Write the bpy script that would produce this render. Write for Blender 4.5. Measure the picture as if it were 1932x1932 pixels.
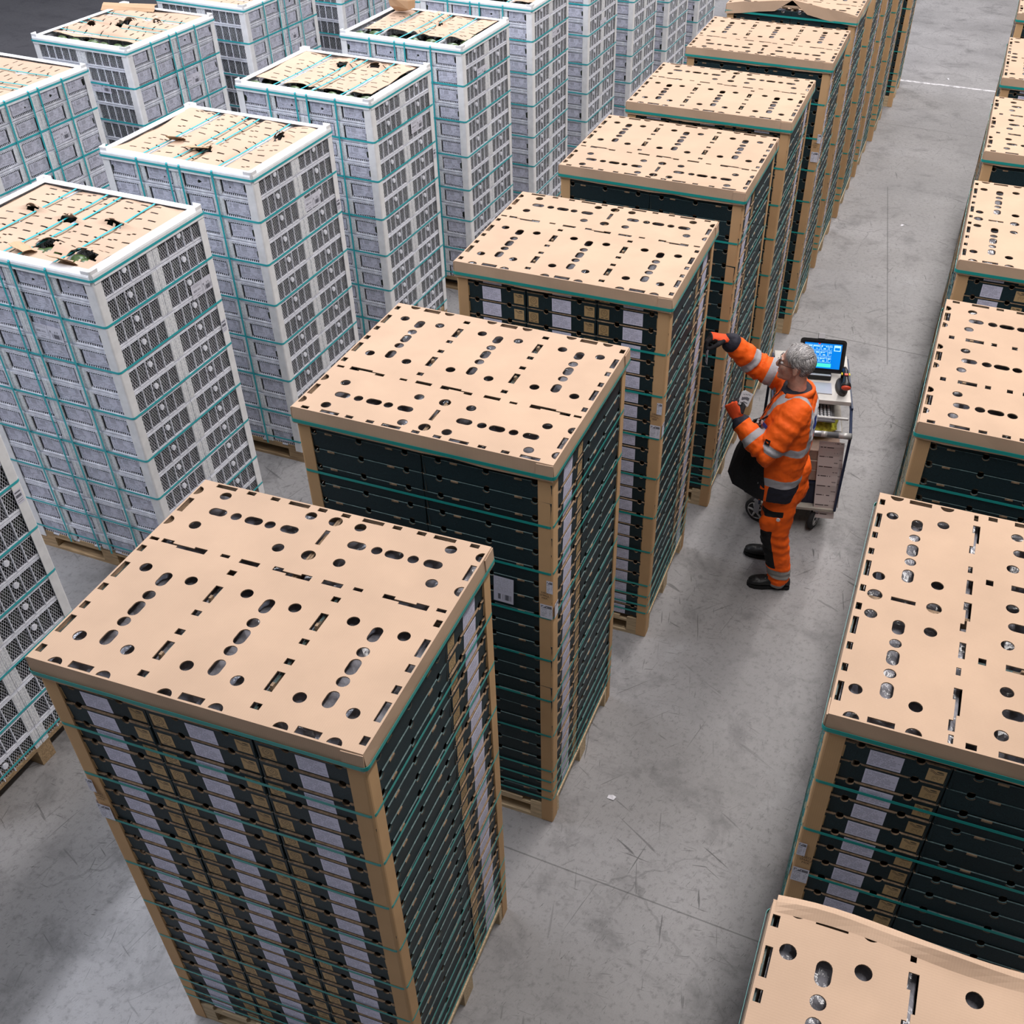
import bpy, bmesh, math, random
from mathutils import Vector, Matrix, noise
random.seed(7)
sc = bpy.context.scene
for o in list(bpy.data.objects): bpy.data.objects.remove(o)
COL = sc.collection

# ------------------------------------------------------------------ camera
CAM_LOC = Vector((2.456, -1.694, 5.011))
F_PX, CX, CY = 2000.948, 1099.554, 1030.45
PITCH, YAW, ROLL = map(math.radians, (40.44, -18.11, 1.35))
_cp, _sp, _c, _s = math.cos(PITCH), math.sin(PITCH), math.cos(YAW), math.sin(YAW)
_f = Vector((_s*_cp, _c*_cp, -_sp)); _r = Vector((_c, -_s, 0)); _u = _r.cross(_f)
_r2 = math.cos(ROLL)*_r + math.sin(ROLL)*_u; _u2 = -math.sin(ROLL)*_r + math.cos(ROLL)*_u
cd = bpy.data.cameras.new('camera'); cam = bpy.data.objects.new('camera', cd); COL.objects.link(cam)
cam.matrix_world = Matrix(((_r2.x, _u2.x, -_f.x, CAM_LOC.x), (_r2.y, _u2.y, -_f.y, CAM_LOC.y), (_r2.z, _u2.z, -_f.z, CAM_LOC.z), (0, 0, 0, 1)))
cd.sensor_width = 36; cd.lens = F_PX*36/1932
cd.shift_x = (966-CX)/1932; cd.shift_y = (CY-966)/1932
cd.clip_end = 200
sc.camera = cam

# ------------------------------------------------------------------ light
w = bpy.data.worlds.new('hall_ambient'); sc.world = w; w.use_nodes = True
w.node_tree.nodes['Background'].inputs[0].default_value = (0.90, 0.94, 1.0, 1)
w.node_tree.nodes['Background'].inputs[1].default_value = 0.17
def strip_light(x, y0, y1, z, e, col, wid=.5):
    l = bpy.data.lights.new('ceiling_light_strip', 'AREA'); l.shape = 'RECTANGLE'; l.size = wid; l.size_y = y1-y0
    l.energy = e; l.color = col
    o = bpy.data.objects.new('ceiling_light_strip', l); COL.objects.link(o); o.location = (x, (y0+y1)/2, z)
    return o
strip_light(3.1, -.5, 27, 8.2, 1330, (1.0, .95, .92), .4)
strip_light(-4.1, -3.5, 22, 8.2, 1600, (.88, .91, 1.0), .3)
strip_light(10.2, -4, 24, 8.2, 300, (1.0, .95, .90))
strip_light(-11.0, -4, 24, 8.2, 300, (.86, .90, 1.0), 1.2)
vs = sc.view_settings
vs.view_transform = 'Standard'; vs.look = 'None'; vs.gamma = 1; vs.exposure = 0.35; vs.use_curve_mapping = False

# ------------------------------------------------------------------ node helpers
class X:
    def __init__(s, nt, v): s.nt = nt; s.v = v
    def _op(s, op, *a):
        n = s.nt.nodes.new('ShaderNodeMath'); n.operation = op
        for i, q in enumerate((s,)+a):
            q = q.v if isinstance(q, X) else q
            if isinstance(q, (int, float)): n.inputs[i].default_value = q
            else: s.nt.links.new(q, n.inputs[i])
        return X(s.nt, n.outputs[0])
    def __add__(s, o): return s._op('ADD', o)
    def __sub__(s, o): return s._op('SUBTRACT', o)
    def __mul__(s, o): return s._op('MULTIPLY', o)
    def __truediv__(s, o): return s._op('DIVIDE', o)
    __radd__ = __add__; __rmul__ = __mul__
    def lt(s, o): return s._op('LESS_THAN', o)
    def gt(s, o): return s._op('GREATER_THAN', o)
    def fract(s): return s._op('FRACT')
    def floor(s): return s._op('FLOOR')
    def abs(s): return s._op('ABSOLUTE')
    def sin(s): return s._op('SINE')
    def sqrt(s): return s._op('SQRT')
    def mx(s, o): return s._op('MAXIMUM', o)
    def mn(s, o): return s._op('MINIMUM', o)
    def inv(s): return X(s.nt, 1.0)._op('SUBTRACT', s)
    def ramp(s, a, b):
        n = s.nt.nodes.new('ShaderNodeMapRange'); n.inputs[1].default_value = a; n.inputs[2].default_value = b
        s.nt.links.new(s.v, n.inputs[0]); return X(s.nt, n.outputs[0])
def mixc(nt, f, a, b):
    n = nt.nodes.new('ShaderNodeMix'); n.data_type = 'RGBA'
    for i, q in ((0, f), (6, a), (7, b)):
        q = q.v if isinstance(q, X) else q
        if isinstance(q, (int, float)): n.inputs[i].default_value = q
        elif isinstance(q, tuple): n.inputs[i].default_value = (*q, 1)
        else: nt.links.new(q, n.inputs[i])
    return n.outputs[2]
def coords(nt, kind='Object', scale=(1, 1, 1), rot=(0, 0, 0)):
    t = nt.nodes.new('ShaderNodeTexCoord'); m = nt.nodes.new('ShaderNodeMapping')
    m.inputs['Scale'].default_value = scale; src = t.outputs[kind]
    if any(rot):
        r = nt.nodes.new('ShaderNodeMapping'); r.inputs['Rotation'].default_value = rot; nt.links.new(src, r.inputs[0]); src = r.outputs[0]
    nt.links.new(src, m.inputs[0]); return m.outputs[0]
def sep(nt, v):
    n = nt.nodes.new('ShaderNodeSeparateXYZ'); nt.links.new(v, n.inputs[0])
    return [X(nt, n.outputs[i]) for i in range(3)]
def tex(nt, vec, scale, detail=4, rough=.55, dist=0):
    n = nt.nodes.new('ShaderNodeTexNoise'); n.inputs['Scale'].default_value = scale; n.inputs['Detail'].default_value = detail
    n.inputs['Roughness'].default_value = rough; n.inputs['Distortion'].default_value = dist
    nt.links.new(vec, n.inputs['Vector']); return X(nt, n.outputs[0])
def wnoise(nt, x, y=None):
    n = nt.nodes.new('ShaderNodeTexWhiteNoise'); n.noise_dimensions = '2D'
    c = nt.nodes.new('ShaderNodeCombineXYZ'); nt.links.new(x.v, c.inputs[0])
    if y: nt.links.new(y.v, c.inputs[1])
    nt.links.new(c.outputs[0], n.inputs['Vector']); return X(nt, n.outputs[0])
def base(name, rough=.6, metal=0., spec=.4):
    m = bpy.data.materials.new(name); m.use_nodes = True; nt = m.node_tree; b = nt.nodes['Principled BSDF']
    b.inputs['Roughness'].default_value = rough; b.inputs['Metallic'].default_value = metal
    b.inputs['Specular IOR Level'].default_value = spec
    return m, nt, b
def setcol(nt, b, c):
    if isinstance(c, tuple): b.inputs['Base Color'].default_value = (*c, 1)
    else: nt.links.new(c.v if isinstance(c, X) else c, b.inputs['Base Color'])
def bump(nt, b, h, strength=.3, dist=.01):
    n = nt.nodes.new('ShaderNodeBump'); n.inputs['Strength'].default_value = strength; n.inputs['Distance'].default_value = dist
    nt.links.new(h.v, n.inputs['Height']); nt.links.new(n.outputs[0], b.inputs['Normal'])
def simple(name, col, rough=.6, metal=0., spec=.4, ns=0, na=.15, rnd=0., bmp=0., stretch=(1, 1, 1), bscale=None):
    m, nt, b = base(name, rough, metal, spec)
    dark = tuple(c*(1-na*1.6) for c in col); lite = tuple(min(1, c*(1+na)) for c in col)
    c = col
    if ns:
        n = tex(nt, coords(nt, 'Object', stretch), ns, 5, .6)
        c = mixc(nt, n.ramp(.3, .7), dark, lite)
        if bmp: bump(nt, b, n if not bscale else tex(nt, coords(nt, 'Object', stretch), bscale, 3), bmp)
    if rnd:
        oi = nt.nodes.new('ShaderNodeObjectInfo'); h = nt.nodes.new('ShaderNodeHueSaturation')
        v = X(nt, oi.outputs['Random'])*(2*rnd)+(1-rnd)
        nt.links.new(v.v, h.inputs['Value'])
        if isinstance(c, tuple): h.inputs['Color'].default_value = (*c, 1)
        else: nt.links.new(c, h.inputs['Color'])
        c = h.outputs[0]
    setcol(nt, b, c); return m
def uvxy(nt):
    t = nt.nodes.new('ShaderNodeTexCoord'); x, y, _ = sep(nt, t.outputs['UV']); return x, y
def band(x, a, b): return x.gt(a)*x.lt(b)

M = {}
# corrugated kraft sheet
def kraft(name, col, rnd=.05):
    m, nt, b = base(name, .75, 0, .25)
    v = coords(nt)
    big = tex(nt, v, 3.0, 3); fine = tex(nt, v, 260, 2); x, y, z = sep(nt, v)
    fl = ((x*(2*math.pi/.0075)).sin()*.5+.5)
    f = big.ramp(.3, .7)*.55+fine*.3+fl*.15
    c = mixc(nt, f, tuple(q*.84 for q in col), tuple(min(1, q*1.10) for q in col))
    oi = nt.nodes.new('ShaderNodeObjectInfo'); h = nt.nodes.new('ShaderNodeHueSaturation')
    nt.links.new((X(nt, oi.outputs['Random'])*(2*rnd)+(1-rnd)).v, h.inputs['Value']); nt.links.new(c, h.inputs['Color'])
    setcol(nt, b, h.outputs[0]); bump(nt, b, big, .25, .02); return m
M['kraft'] = kraft('kraft_board', (.49, .336, .232))
M['post'] = kraft('kraft_post', (.55, .34, .175), .08)
M['kraft_edge'] = simple('kraft_cut_edge', (.27, .18, .11), .8, ns=60, na=.3)
M['teal'] = simple('dark_teal_board', (.0105, .027, .034), .55, spec=.35, ns=420, na=.55, rnd=.22)
M['teal_edge'] = simple('pale_teal_fold', (.10, .155, .155), .6, ns=80, na=.3)
M['inner'] = simple('tray_inside', (.20, .14, .09), .8)
M['film'] = simple('grey_liner_film', (.30, .30, .34), .22, spec=.6, ns=9, na=.4, bmp=.9)
M['wood'] = simple('pale_pine', (.56, .42, .26), .7, ns=7, na=.25, stretch=(1, 14, 14), rnd=.15)
M['wood_old'] = simple('aged_pine', (.40, .27, .15), .75, ns=7, na=.3, stretch=(1, 14, 14), rnd=.2)
m, nt, b = base('teal_strap', .32, 0, .5); x, y = uvxy(nt)
setcol(nt, b, mixc(nt, (x*900).fract().gt(.5)*.5, (.015, .29, .265), (.025, .38, .35))); M['strap'] = m
M['strap_blue'] = simple('blue_teal_strap', (.03, .40, .44), .32, spec=.5)

# white label with tiny print rows
m, nt, b = base('tray_label_paper', .55); x, y = uvxy(nt)
row = (y*10).floor(); rf = (y*10).fract()
tx = band(rf, .25, .72)*wnoise(nt, (x*34).floor(), row).gt(.28)*band(x, .05, .95)*band(y, .06, .95)*(x.lt(wnoise(nt, row)*.35+.62))
setcol(nt, b, mixc(nt, tx*.5, (.68, .66, .82), (.15, .15, .22))); M['label'] = m
# printed kraft patches on tray ends
def kraft_print(name, f):
    m, nt, b = base(name, .7); x, y = uvxy(nt)
    oi = nt.nodes.new('ShaderNodeObjectInfo')
    k = mixc(nt, X(nt, oi.outputs['Random']), (.40, .26, .12), (.54, .36, .18))
    setcol(nt, b, mixc(nt, f(nt, x, y)*.85, k, (.03, .03, .028))); return m
def fa(nt, x, y):
    s = (x*9).sin()*.05
    w1 = ((y-.80+(x-.3)*.25-s).abs().lt(.025))*band(x, .12, .5)
    w2 = ((y-.70+(x-.3)*.25-s).abs().lt(.022))*band(x, .12, .5)
    lf = ((((x-.66)/.2)*((x-.66)/.2)+((y-.82)/.06)*((y-.82)/.06)).lt(1)).mx((y-.68-s*.5).abs().lt(.03)*band(x, .5, .88))
    t = band((y*9).fract(), .3, .75)*band(y, .08, .5)*wnoise(nt, (x*14).floor(), (y*9).floor()).gt(.35)*band(x, .3, .92)*.6
    return w1.mx(w2).mx(lf).mx(t)
def fb(nt, x, y):
    r = (((x-.5)*(x-.5))+((y-.58)*(y-.58))).sqrt()
    a = (r-.33).abs().lt(.02).mx((r-.24).abs().lt(.016)).mx(((x-.5).abs()+(y-.6).abs()-.12).abs().lt(.03))
    t = band(y, .07, .16)*wnoise(nt, (x*16).floor()).gt(.4)*band(x, .12, .88)
    return a.mx(t)*.8
M['print_a'] = kraft_print('printed_kraft_waves', fa); M['print_b'] = kraft_print('printed_kraft_seal', fb)
# shipping label with rows and barcode; crate label; post sticker
def sheet_label(name, f, paper=(.68, .67, .76)):
    m, nt, b = base(name, .45); x, y = uvxy(nt); setcol(nt, b, mixc(nt, f(nt, x, y)*.85, paper, (.05, .05, .07))); return m
def f_ship(nt, x, y):
    t = band((y*20).fract(), .3, .65)*band(y, .42, .94)*wnoise(nt, (x*30).floor(), (y*20).floor()).gt(.45)*band(x, .06, .9)*.4
    bc = band(y, .10, .32)*band(x, .14, .9)*wnoise(nt, (x*46).floor()).gt(.45)
    return t.mx(bc)
def f_crate(nt, x, y):
    ln = ((x-.5).abs().lt(.008)).mx((y-.5).abs().lt(.012)*x.gt(.5)).mx((y-.28).abs().lt(.012)*x.lt(.5))*.7
    t = band((y*11).fract(), .3, .7)*band(y, .72, .95)*band(x, .06, .44)*wnoise(nt, (x*30).floor(), (y*11).floor()).gt(.2)*.7
    bc = band(y, .16, .46)*band(x, .54, .96)*wnoise(nt, (x*40).floor()).gt(.42)
    bt = band(y, .55, .68)*band(x, .55, .95)*wnoise(nt, (x*26).floor()).gt(.4)*.8
    sm = band(y, .1, .16)*band(x, .2, .36)*.7
    return ln.mx(t).mx(bc).mx(bt).mx(sm)
def f_sticker(nt, x, y):
    hd = band(y, .74, .92)*band(x, .07, .93)*wnoise(nt, (x*16).floor(), (y*14).floor()).gt(.22)
    t = band((y*10).fract(), .3, .7)*band(y, .06, .68)*wnoise(nt, (x*14).floor(), (y*10).floor()).gt(.35)*(band(x, .08, .55).mx(band(x, .72, .92)))*.7
    return hd.mx(t)
M['ship'] = sheet_label('shipping_label_print', f_ship, (.56, .55, .66)); M['crate_lbl'] = sheet_label('crate_barcode_label', f_crate)
M['sticker'] = sheet_label('post_sticker_print', f_sticker)
M['barcode'] = sheet_label('barcode_sticker', lambda nt, x, y: band(y, .12, .88)*band(x, .1, .9)*wnoise(nt, (x*30).floor()).gt(.45))
# crate end card, streaky grey printed film
m, nt, b = base('crate_card_film', .35, 0, .5); x, y = uvxy(nt)
v = coords(nt, 'UV', (9, 2, 1)); oi = nt.nodes.new('ShaderNodeObjectInfo')
mp = nt.nodes.new('ShaderNodeMapping'); nt.links.new(coords(nt, 'UV'), mp.inputs[0])
cb = nt.nodes.new('ShaderNodeCombineXYZ'); nt.links.new((X(nt, oi.outputs['Random'])*37).v, cb.inputs[0]); nt.links.new(cb.outputs[0], mp.inputs['Location'])
st = tex(nt, mp.outputs[0], 5, 5, .7, .6)
bars = band(y, .55, .92)*wnoise(nt, (x*13).floor()).gt(.5)*band(x, .1, .9)
tx = band((y*10).fract(), .3, .75)*band(y, .08, .5)*wnoise(nt, (x*22).floor(), (y*10).floor()).gt(.4)
dk = (bars*.4).mx(tx*.5).mx(st.ramp(.52, .68)*.6)
setcol(nt, b, mixc(nt, dk, (.66, .66, .78), (.15, .15, .20))); bump(nt, b, st, .6, .02); M['card'] = m
M['white_pl'] = simple('white_crate_plastic', (.82, .83, .93), .38, spec=.45, ns=30, na=.12, rnd=.06)
M['rib'] = simple('milky_crate_rib', (.86, .87, .95), .3, spec=.5, ns=90, na=.2, bmp=.4)
M['white_board'] = simple('white_edge_board', (.84, .83, .84), .5, ns=14, na=.06, rnd=.05)
M['white_top'] = simple('white_frame_board', (.86, .86, .88), .5, ns=14, na=.05)
M['recess_shade'] = simple('recess_shade', (.02, .02, .028), .8)  # near-black colour standing for shade in crate slots and on the crate floor
M['fruit'] = simple('green_fruit_skin', (.07, .12, .03), .35, spec=.5, ns=16, na=.5)
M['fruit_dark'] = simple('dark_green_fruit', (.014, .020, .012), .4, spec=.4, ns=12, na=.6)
M['stem'] = simple('pale_stem', (.5, .55, .35), .6)
M['torn'] = kraft('torn_kraft', (.50, .32, .19))
M['sheet'] = kraft('cover_sheet_kraft', (.52, .365, .26))
# ------------------------------------------------------------------ mesh helpers
class MB:
    def __init__(s): s.v = []; s.f = []; s.m = []; s.uv = []
    def add(s, vs, fs, mi=0, uvs=None):
        o = len(s.v); s.v += [tuple(q) for q in vs]
        for k, f in enumerate(fs):
            s.f.append([i+o for i in f]); s.m.append(mi if isinstance(mi, int) else mi[k]); s.uv.append(uvs[k] if uvs else None)
        return s
    def box(s, c, d, mi=0, rz=0., mats=None):
        hx, hy, hz = d[0]/2, d[1]/2, d[2]/2; cz, sz = math.cos(rz), math.sin(rz)
        P = []
        for z in (-hz, hz):
            for x, y in ((-hx, -hy), (hx, -hy), (hx, hy), (-hx, hy)):
                P.append((c[0]+x*cz-y*sz, c[1]+x*sz+y*cz, c[2]+z))
        F = [(0, 3, 2, 1), (4, 5, 6, 7), (0, 1, 5, 4), (1, 2, 6, 5), (2, 3, 7, 6), (3, 0, 4, 7)]
        return s.add(P, F, mats or mi)
    def quad(s, a, b, c, d, mi=0):
        return s.add([a, b, c, d], [(0, 1, 2, 3)], mi, [[(0, 0), (1, 0), (1, 1), (0, 1)]])
    def tube(s, pts, r, n=8, mi=0, cap=True):
        pts = [Vector(p) for p in pts]; rs = r if isinstance(r, (list, tuple)) else [r]*len(pts)
        V = []; prev = None
        for i, p in enumerate(pts):
            d = (pts[min(i+1, len(pts)-1)]-pts[max(i-1, 0)]).normalized()
            a = prev if prev else (Vector((0, 0, 1)) if abs(d.z) < .9 else Vector((1, 0, 0)))
            u = (a-d*a.dot(d)).normalized(); w_ = d.cross(u); prev = u
            for k in range(n):
                t = 2*math.pi*k/n; V.append(p+rs[i]*(math.cos(t)*u+math.sin(t)*w_))
        F = [(i*n+k, i*n+(k+1) % n, (i+1)*n+(k+1) % n, (i+1)*n+k) for i in range(len(pts)-1) for k in range(n)]
        if cap: F += [tuple(range(n-1, -1, -1)), tuple((len(pts)-1)*n+k for k in range(n))]
        return s.add(V, F, mi)
    def loft(s, rings, mi=0, n=20, cap=True, power=2.0):
        # rings: (centre, u axis vec, v axis vec)
        V = []
        for c, u, v in rings:
            c, u, v = Vector(c), Vector(u), Vector(v)
            for k in range(n):
                t = 2*math.pi*k/n; ct, st = math.cos(t), math.sin(t)
                e = 2/power
                V.append(c+u*math.copysign(abs(ct)**e, ct)+v*math.copysign(abs(st)**e, st))
        L = len(rings)
        F = [(i*n+k, i*n+(k+1) % n, (i+1)*n+(k+1) % n, (i+1)*n+k) for i in range(L-1) for k in range(n)]
        if cap: F += [tuple(range(n-1, -1, -1)), tuple((L-1)*n+k for k in range(n))]
        return s.add(V, F, mi)
    def ell(s, c, r, mi=0, nu=12, nv=8, rot=None):
        V = []; c = Vector(c)
        for i in range(nv+1):
            ph = math.pi*i/nv
            for k in range(nu):
                t = 2*math.pi*k/nu
                q = Vector((r[0]*math.sin(ph)*math.cos(t), r[1]*math.sin(ph)*math.sin(t), r[2]*math.cos(ph)))
                if rot: q = rot @ q
                V.append(c+q)
        F = [(i*nu+k, (i+1)*nu+k, (i+1)*nu+(k+1) % nu, i*nu+(k+1) % nu) for i in range(nv) for k in range(nu)]
        return s.add(V, F, mi)
    def poly_wall(s, pts, org, ux, uz, th, m_out, m_in, m_edge):
        # outline pts (u,z) ccw seen from outside; thickness goes inward
        org, ux, uz = Vector(org), Vector(ux), Vector(uz); nrm = ux.cross(uz)
        n = len(pts)
        A = [org+ux*p[0]+uz*p[1] for p in pts]; B = [a-nrm*th for a in A]
        F = [tuple(range(n)), tuple(range(2*n-1, n-1, -1))]+[(i, n+i, n+(i+1) % n, (i+1) % n) for i in range(n)]
        return s.add(A+B, F, [m_out, m_in]+[m_out if abs(pts[i][0]-pts[(i+1) % n][0]) < 1e-6 else m_edge for i in range(n)])
    def mesh(s, name, mats, smooth=False):
        me = bpy.data.meshes.new(name); me.from_pydata(s.v, [], s.f)
        for q in mats: me.materials.append(q)
        me.polygons.foreach_set('material_index', s.m)
        if any(u is not None for u in s.uv):
            l = me.uv_layers.new(name='UVMap'); i = 0; dat = []
            for f, u in zip(s.f, s.uv):
                dat += [c for k in range(len(f)) for c in (u[k] if u else (0, 0))]
            l.data.foreach_set('uv', dat)
        if smooth: me.polygons.foreach_set('use_smooth', [True]*len(s.f))
        me.update(); return me
def obj(name, me, parent=None, loc=(0, 0, 0), rz=0., rot=None):
    o = bpy.data.objects.new(name, me); COL.objects.link(o); o.location = loc
    o.rotation_euler = rot if rot else (0, 0, rz)
    if parent: o.parent = parent
    return o
def tag(o, label, cat, group=None, kind=None):
    o['label'] = label
    if cat: o['category'] = cat
    if group: o['group'] = group
    if kind: o['kind'] = kind
    return o
def thing(name, label, cat, loc, rz=0., group=None):
    o = obj(name, None, None, loc, rz); o.empty_display_size = .2; return tag(o, label, cat, group)
def text_mesh(s, size, mat, align='CENTER'):
    c = bpy.data.curves.new('txt', 'FONT'); c.body = s; c.size = size; c.align_x = align; c.align_y = 'CENTER'; c.resolution_u = 2
    t = bpy.data.objects.new('txt', c); COL.objects.link(t)
    me = bpy.data.meshes.new_from_object(t.evaluated_get(bpy.context.evaluated_depsgraph_get()))
    bpy.data.objects.remove(t); me.materials.clear(); me.materials.append(mat); return me
def jit(a): return random.uniform(-a, a)

# ------------------------------------------------------------------ floor
m, nt, b = base('worn_concrete', .5, 0, .4)
v = coords(nt); x, y, z = sep(nt, v)
n1 = tex(nt, v, .55, 5, .6); n2 = tex(nt, v, 2.7, 6, .65, .4); n3 = tex(nt, v, 26, 4, .7); n4 = tex(nt, v, 150, 2)
c = mixc(nt, n1.ramp(.32, .68), (.235, .226, .228), (.36, .347, .35))
c = mixc(nt, n2.ramp(.52, .72)*.72, c, (.10, .096, .098))
c = mixc(nt, n2.ramp(.30, .42).inv()*.22, c, (.46, .455, .47))
c = mixc(nt, n3.ramp(.52, .68)*.5, c, (.12, .115, .118))
c = mixc(nt, n4*.30, c, (.13, .128, .13))
sc_ = None
for k, (rz, st, th) in enumerate(((.5, (1.6, 22, 1), .71), (1.35, (2.2, 30, 1), .715), (2.3, (1.2, 34, 1), .72), (2.9, (3.2, 40, 1), .715), (.05, (2.4, 26, 1), .725), (1.8, (.6, 30, 1), .72))):
    q = tex(nt, coords(nt, 'Object', st, (0, 0, rz)), 1.3+.3*k, 2, .5, .5).ramp(th-.02, th+.012)
    sc_ = q if sc_ is None else sc_.mx(q)
c = mixc(nt, sc_*tex(nt, v, 1.1, 3).ramp(.35, .6)*.75, c, (.06, .058, .06))
scr = tex(nt, coords(nt, 'Object', (3, 26, 1), (0, 0, 1.9)), 9, 2, .6, .8).ramp(.66, .70)
c = mixc(nt, scr*.7, c, (.05, .048, .05))
vo = nt.nodes.new('ShaderNodeTexVoronoi'); vo.feature = 'DISTANCE_TO_EDGE'; vo.inputs['Scale'].default_value = .42
mpv = nt.nodes.new('ShaderNodeVectorMath'); mpv.operation = 'ADD'; nn = nt.nodes.new('ShaderNodeTexNoise'); nn.inputs['Scale'].default_value = 1.6; nn.inputs['Detail'].default_value = 5
nt.links.new(v, nn.inputs['Vector']); vm = nt.nodes.new('ShaderNodeVectorMath'); vm.operation = 'SCALE'; vm.inputs['Scale'].default_value = .55
nt.links.new(nn.outputs['Color'], vm.inputs[0]); nt.links.new(v, mpv.inputs[0]); nt.links.new(vm.outputs[0], mpv.inputs[1]); nt.links.new(mpv.outputs[0], vo.inputs['Vector'])
crk = X(nt, vo.outputs['Distance']).lt(.0022)
c = mixc(nt, crk*n1.ramp(.45,.6)*.35, c, (.08, .08, .08))
jn = ((x-1.98+(y-11.14)*.115).abs().lt(.006)*band(y, 7.3, 11.6)).mx((x*.06+y-7.75).abs().lt(.007)).mx((x*.06+y-1.42).abs().lt(.004)).mx((x*.06+y-14.0).abs().lt(.006))
c = mixc(nt, jn*.55, c, (.05, .05, .05))
wet = (x+y*.08+n1*1.6).ramp(-4.2, -5.2)
c = mixc(nt, wet*.72, c, (.045, .042, .055))
setcol(nt, b, c)
nt.links.new(((n1.ramp(.25, .75)*.22+n3*.2+.30)-wet*.22).v, b.inputs['Roughness'])
bump(nt, b, n3, .12, .01); M['floor'] = m
fl = obj('floor', MB().box((0, 14, -.1), (64, 60, .2)).mesh('floor', [M['floor']])); fl['kind'] = 'structure'; fl['label'] = 'worn grey concrete warehouse floor'
m, nt, b = base('worn_white_paint', .6); v = coords(nt)
setcol(nt, b, mixc(nt, tex(nt, v, 9, 5, .7).ramp(.42, .6), (.70, .68, .70), (.33, .32, .33))); M['paint'] = m
q = obj('trim_1', MB().box((0, 0, .0015), (2.6, .07, .003)).mesh('trim_1', [M['paint']]), None, (2.2, 15.95, 0), -.01); q['kind'] = 'structure'; q['label'] = 'worn white painted line across the concrete floor'

# ------------------------------------------------------------------ dark green trays
TL, TW, TH, PITCH_Z, Z0, NL = .598, .398, .0925, .0955, .158, 24
def arc(cx, cz, r, a0, a1, n=7):
    return [(cx+r*math.cos(a0+(a1-a0)*i/n), cz+r*math.sin(a0+(a1-a0)*i/n)) for i in range(n+1)]
def bitten(half, bites, h):
    P = [(-half, 0)]
    for u in bites: P += arc(u, -.004, .014, math.pi, 0, 6) if False else [(u-.013, 0), (u-.009, .008), (u, .011), (u+.009, .008), (u+.013, 0)]
    P += [(half, 0), (half, h)]
    for u in reversed(bites): P += arc(u, h-.005, .0140, math.radians(20), math.radians(-200), 9)
    P += [(-half, h)]
    return P
# material slots: 0 teal 1 edge kraft 2 pale edge 3 inside 4 print a 5 print b
TM = [M['teal'], M['kraft_edge'], M['teal_edge'], M['inner'], M['print_a'], M['print_b']]
def tray_mesh():
    b_ = MB(); hl, hw = TL/2, TW/2; lean = .0045
    for sg in (-1, 1):     # long sides
        ux = Vector((1, 0, 0))*(-sg)*-1 if sg < 0 else Vector((-1, 0, 0)); uz = Vector((0, sg*lean/TH, 1))
        ux = Vector((1, 0, 0)) if sg < 0 else Vector((-1, 0, 0))
        org = Vector((0, sg*(hw-lean), 0))
        b_.poly_wall(bitten(hl-.001, (-.222, 0, .222), TH), org, ux, uz, .005, 0, 3, 2)
        for u in (-.148, .148):   # kraft tongues at the rim
            for dz, wd in ((-.0035, .017), ):
                b_.box((u, sg*(hw+.0008), TH+dz), (wd*2, .004, .008), 1)
        for u in (-.222, 0, .222):
            for a0 in range(7):
                t0 = math.radians(195+a0*22); t1 = math.radians(195+(a0+1)*22)
                pp = [(u+r*math.cos(t), sg*(hw+.0012), TH-.005+r*math.sin(t)) for r, t in ((.0140, t0), (.0165, t0), (.0165, t1), (.0140, t1))]
                b_.add(pp, [(0, 1, 2, 3)] if sg > 0 else [(3, 2, 1, 0)], 1)
    for sg in (-1, 1):     # ends
        ux = Vector((0, 1, 0)) if sg > 0 else Vector((0, -1, 0)); uz = Vector((sg*lean/TH, 0, 1)); org = Vector((sg*(hl-lean), 0, 0))
        b_.poly_wall(bitten(hw-.001, (-.087, .101), TH), org, ux, uz, .007, 0, 3, 1)
        for u0, u1 in ((-.192, -.106), (-.068, .082), (.120, .192)):
            b_.box((sg*(hl-.0022), (u0+u1)/2*(1 if sg > 0 else -1), TH-.0012), (.007, u1-u0, .0034), 1)
        def pan(u0, u1, z0, z1, mi):
            e = .0006; P = []
            for u, z_ in ((u0, z0), (u1, z0), (u1, z1), (u0, z1)):
                P.append(org+ux*u+uz*z_+Vector((sg*e, 0, 0)))
            b_.quad(*P, mi)
        pan(-.187, -.131, .010, .072, 5); pan(.130, .187, .010, .072, 4)
    b_.box((0, 0, .003), (TL-.02, TW-.02, .005), 3)
    return b_.mesh('tray', TM)
TRAY = tray_mesh()
def label_mesh():
    b_ = MB(); e = .0012; x0, lean = TL/2-.0045, .0045/TH
    P = lambda u, z_, o: (x0+lean*z_+o, u, z_)
    A = [P(-.053, .005, e), P(.055, .005, e), P(.055, .081, e), P(-.053, .081, e)]; B = [P(-.053, .005, .0003), P(.055, .005, .0003), P(.055, .081, .0003), P(-.053, .081, .0003)]
    b_.quad(*A); b_.add(A+B, [(0, 4, 5, 1), (1, 5, 6, 2), (2, 6, 7, 3), (3, 7, 4, 0), (7, 6, 5, 4)])
    return b_.mesh('label', [M['label']])
LABEL = label_mesh()
def liner_mesh():
    b_ = MB(); nx, ny = 30, 20; V = []
    for j in range(ny+1):
        for i in range(nx+1):
            x_, y_ = -.285+.57*i/nx, -.185+.37*j/ny
            h = .060+.016*noise.noise(Vector((x_*9, y_*9, 1)))+.012*noise.turbulence(Vector((x_*24, y_*24, 4)), 2, True)
            V.append((x_, y_, h))
    b_.add(V, [(j*(nx+1)+i, j*(nx+1)+i+1, (j+1)*(nx+1)+i+1, (j+1)*(nx+1)+i) for j in range(ny) for i in range(nx)])
    return b_.mesh('film_liner', [M['film']])
LINER = liner_mesh()
LW, LD, LIDZ = 1.218, 1.018, 2.459
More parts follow.
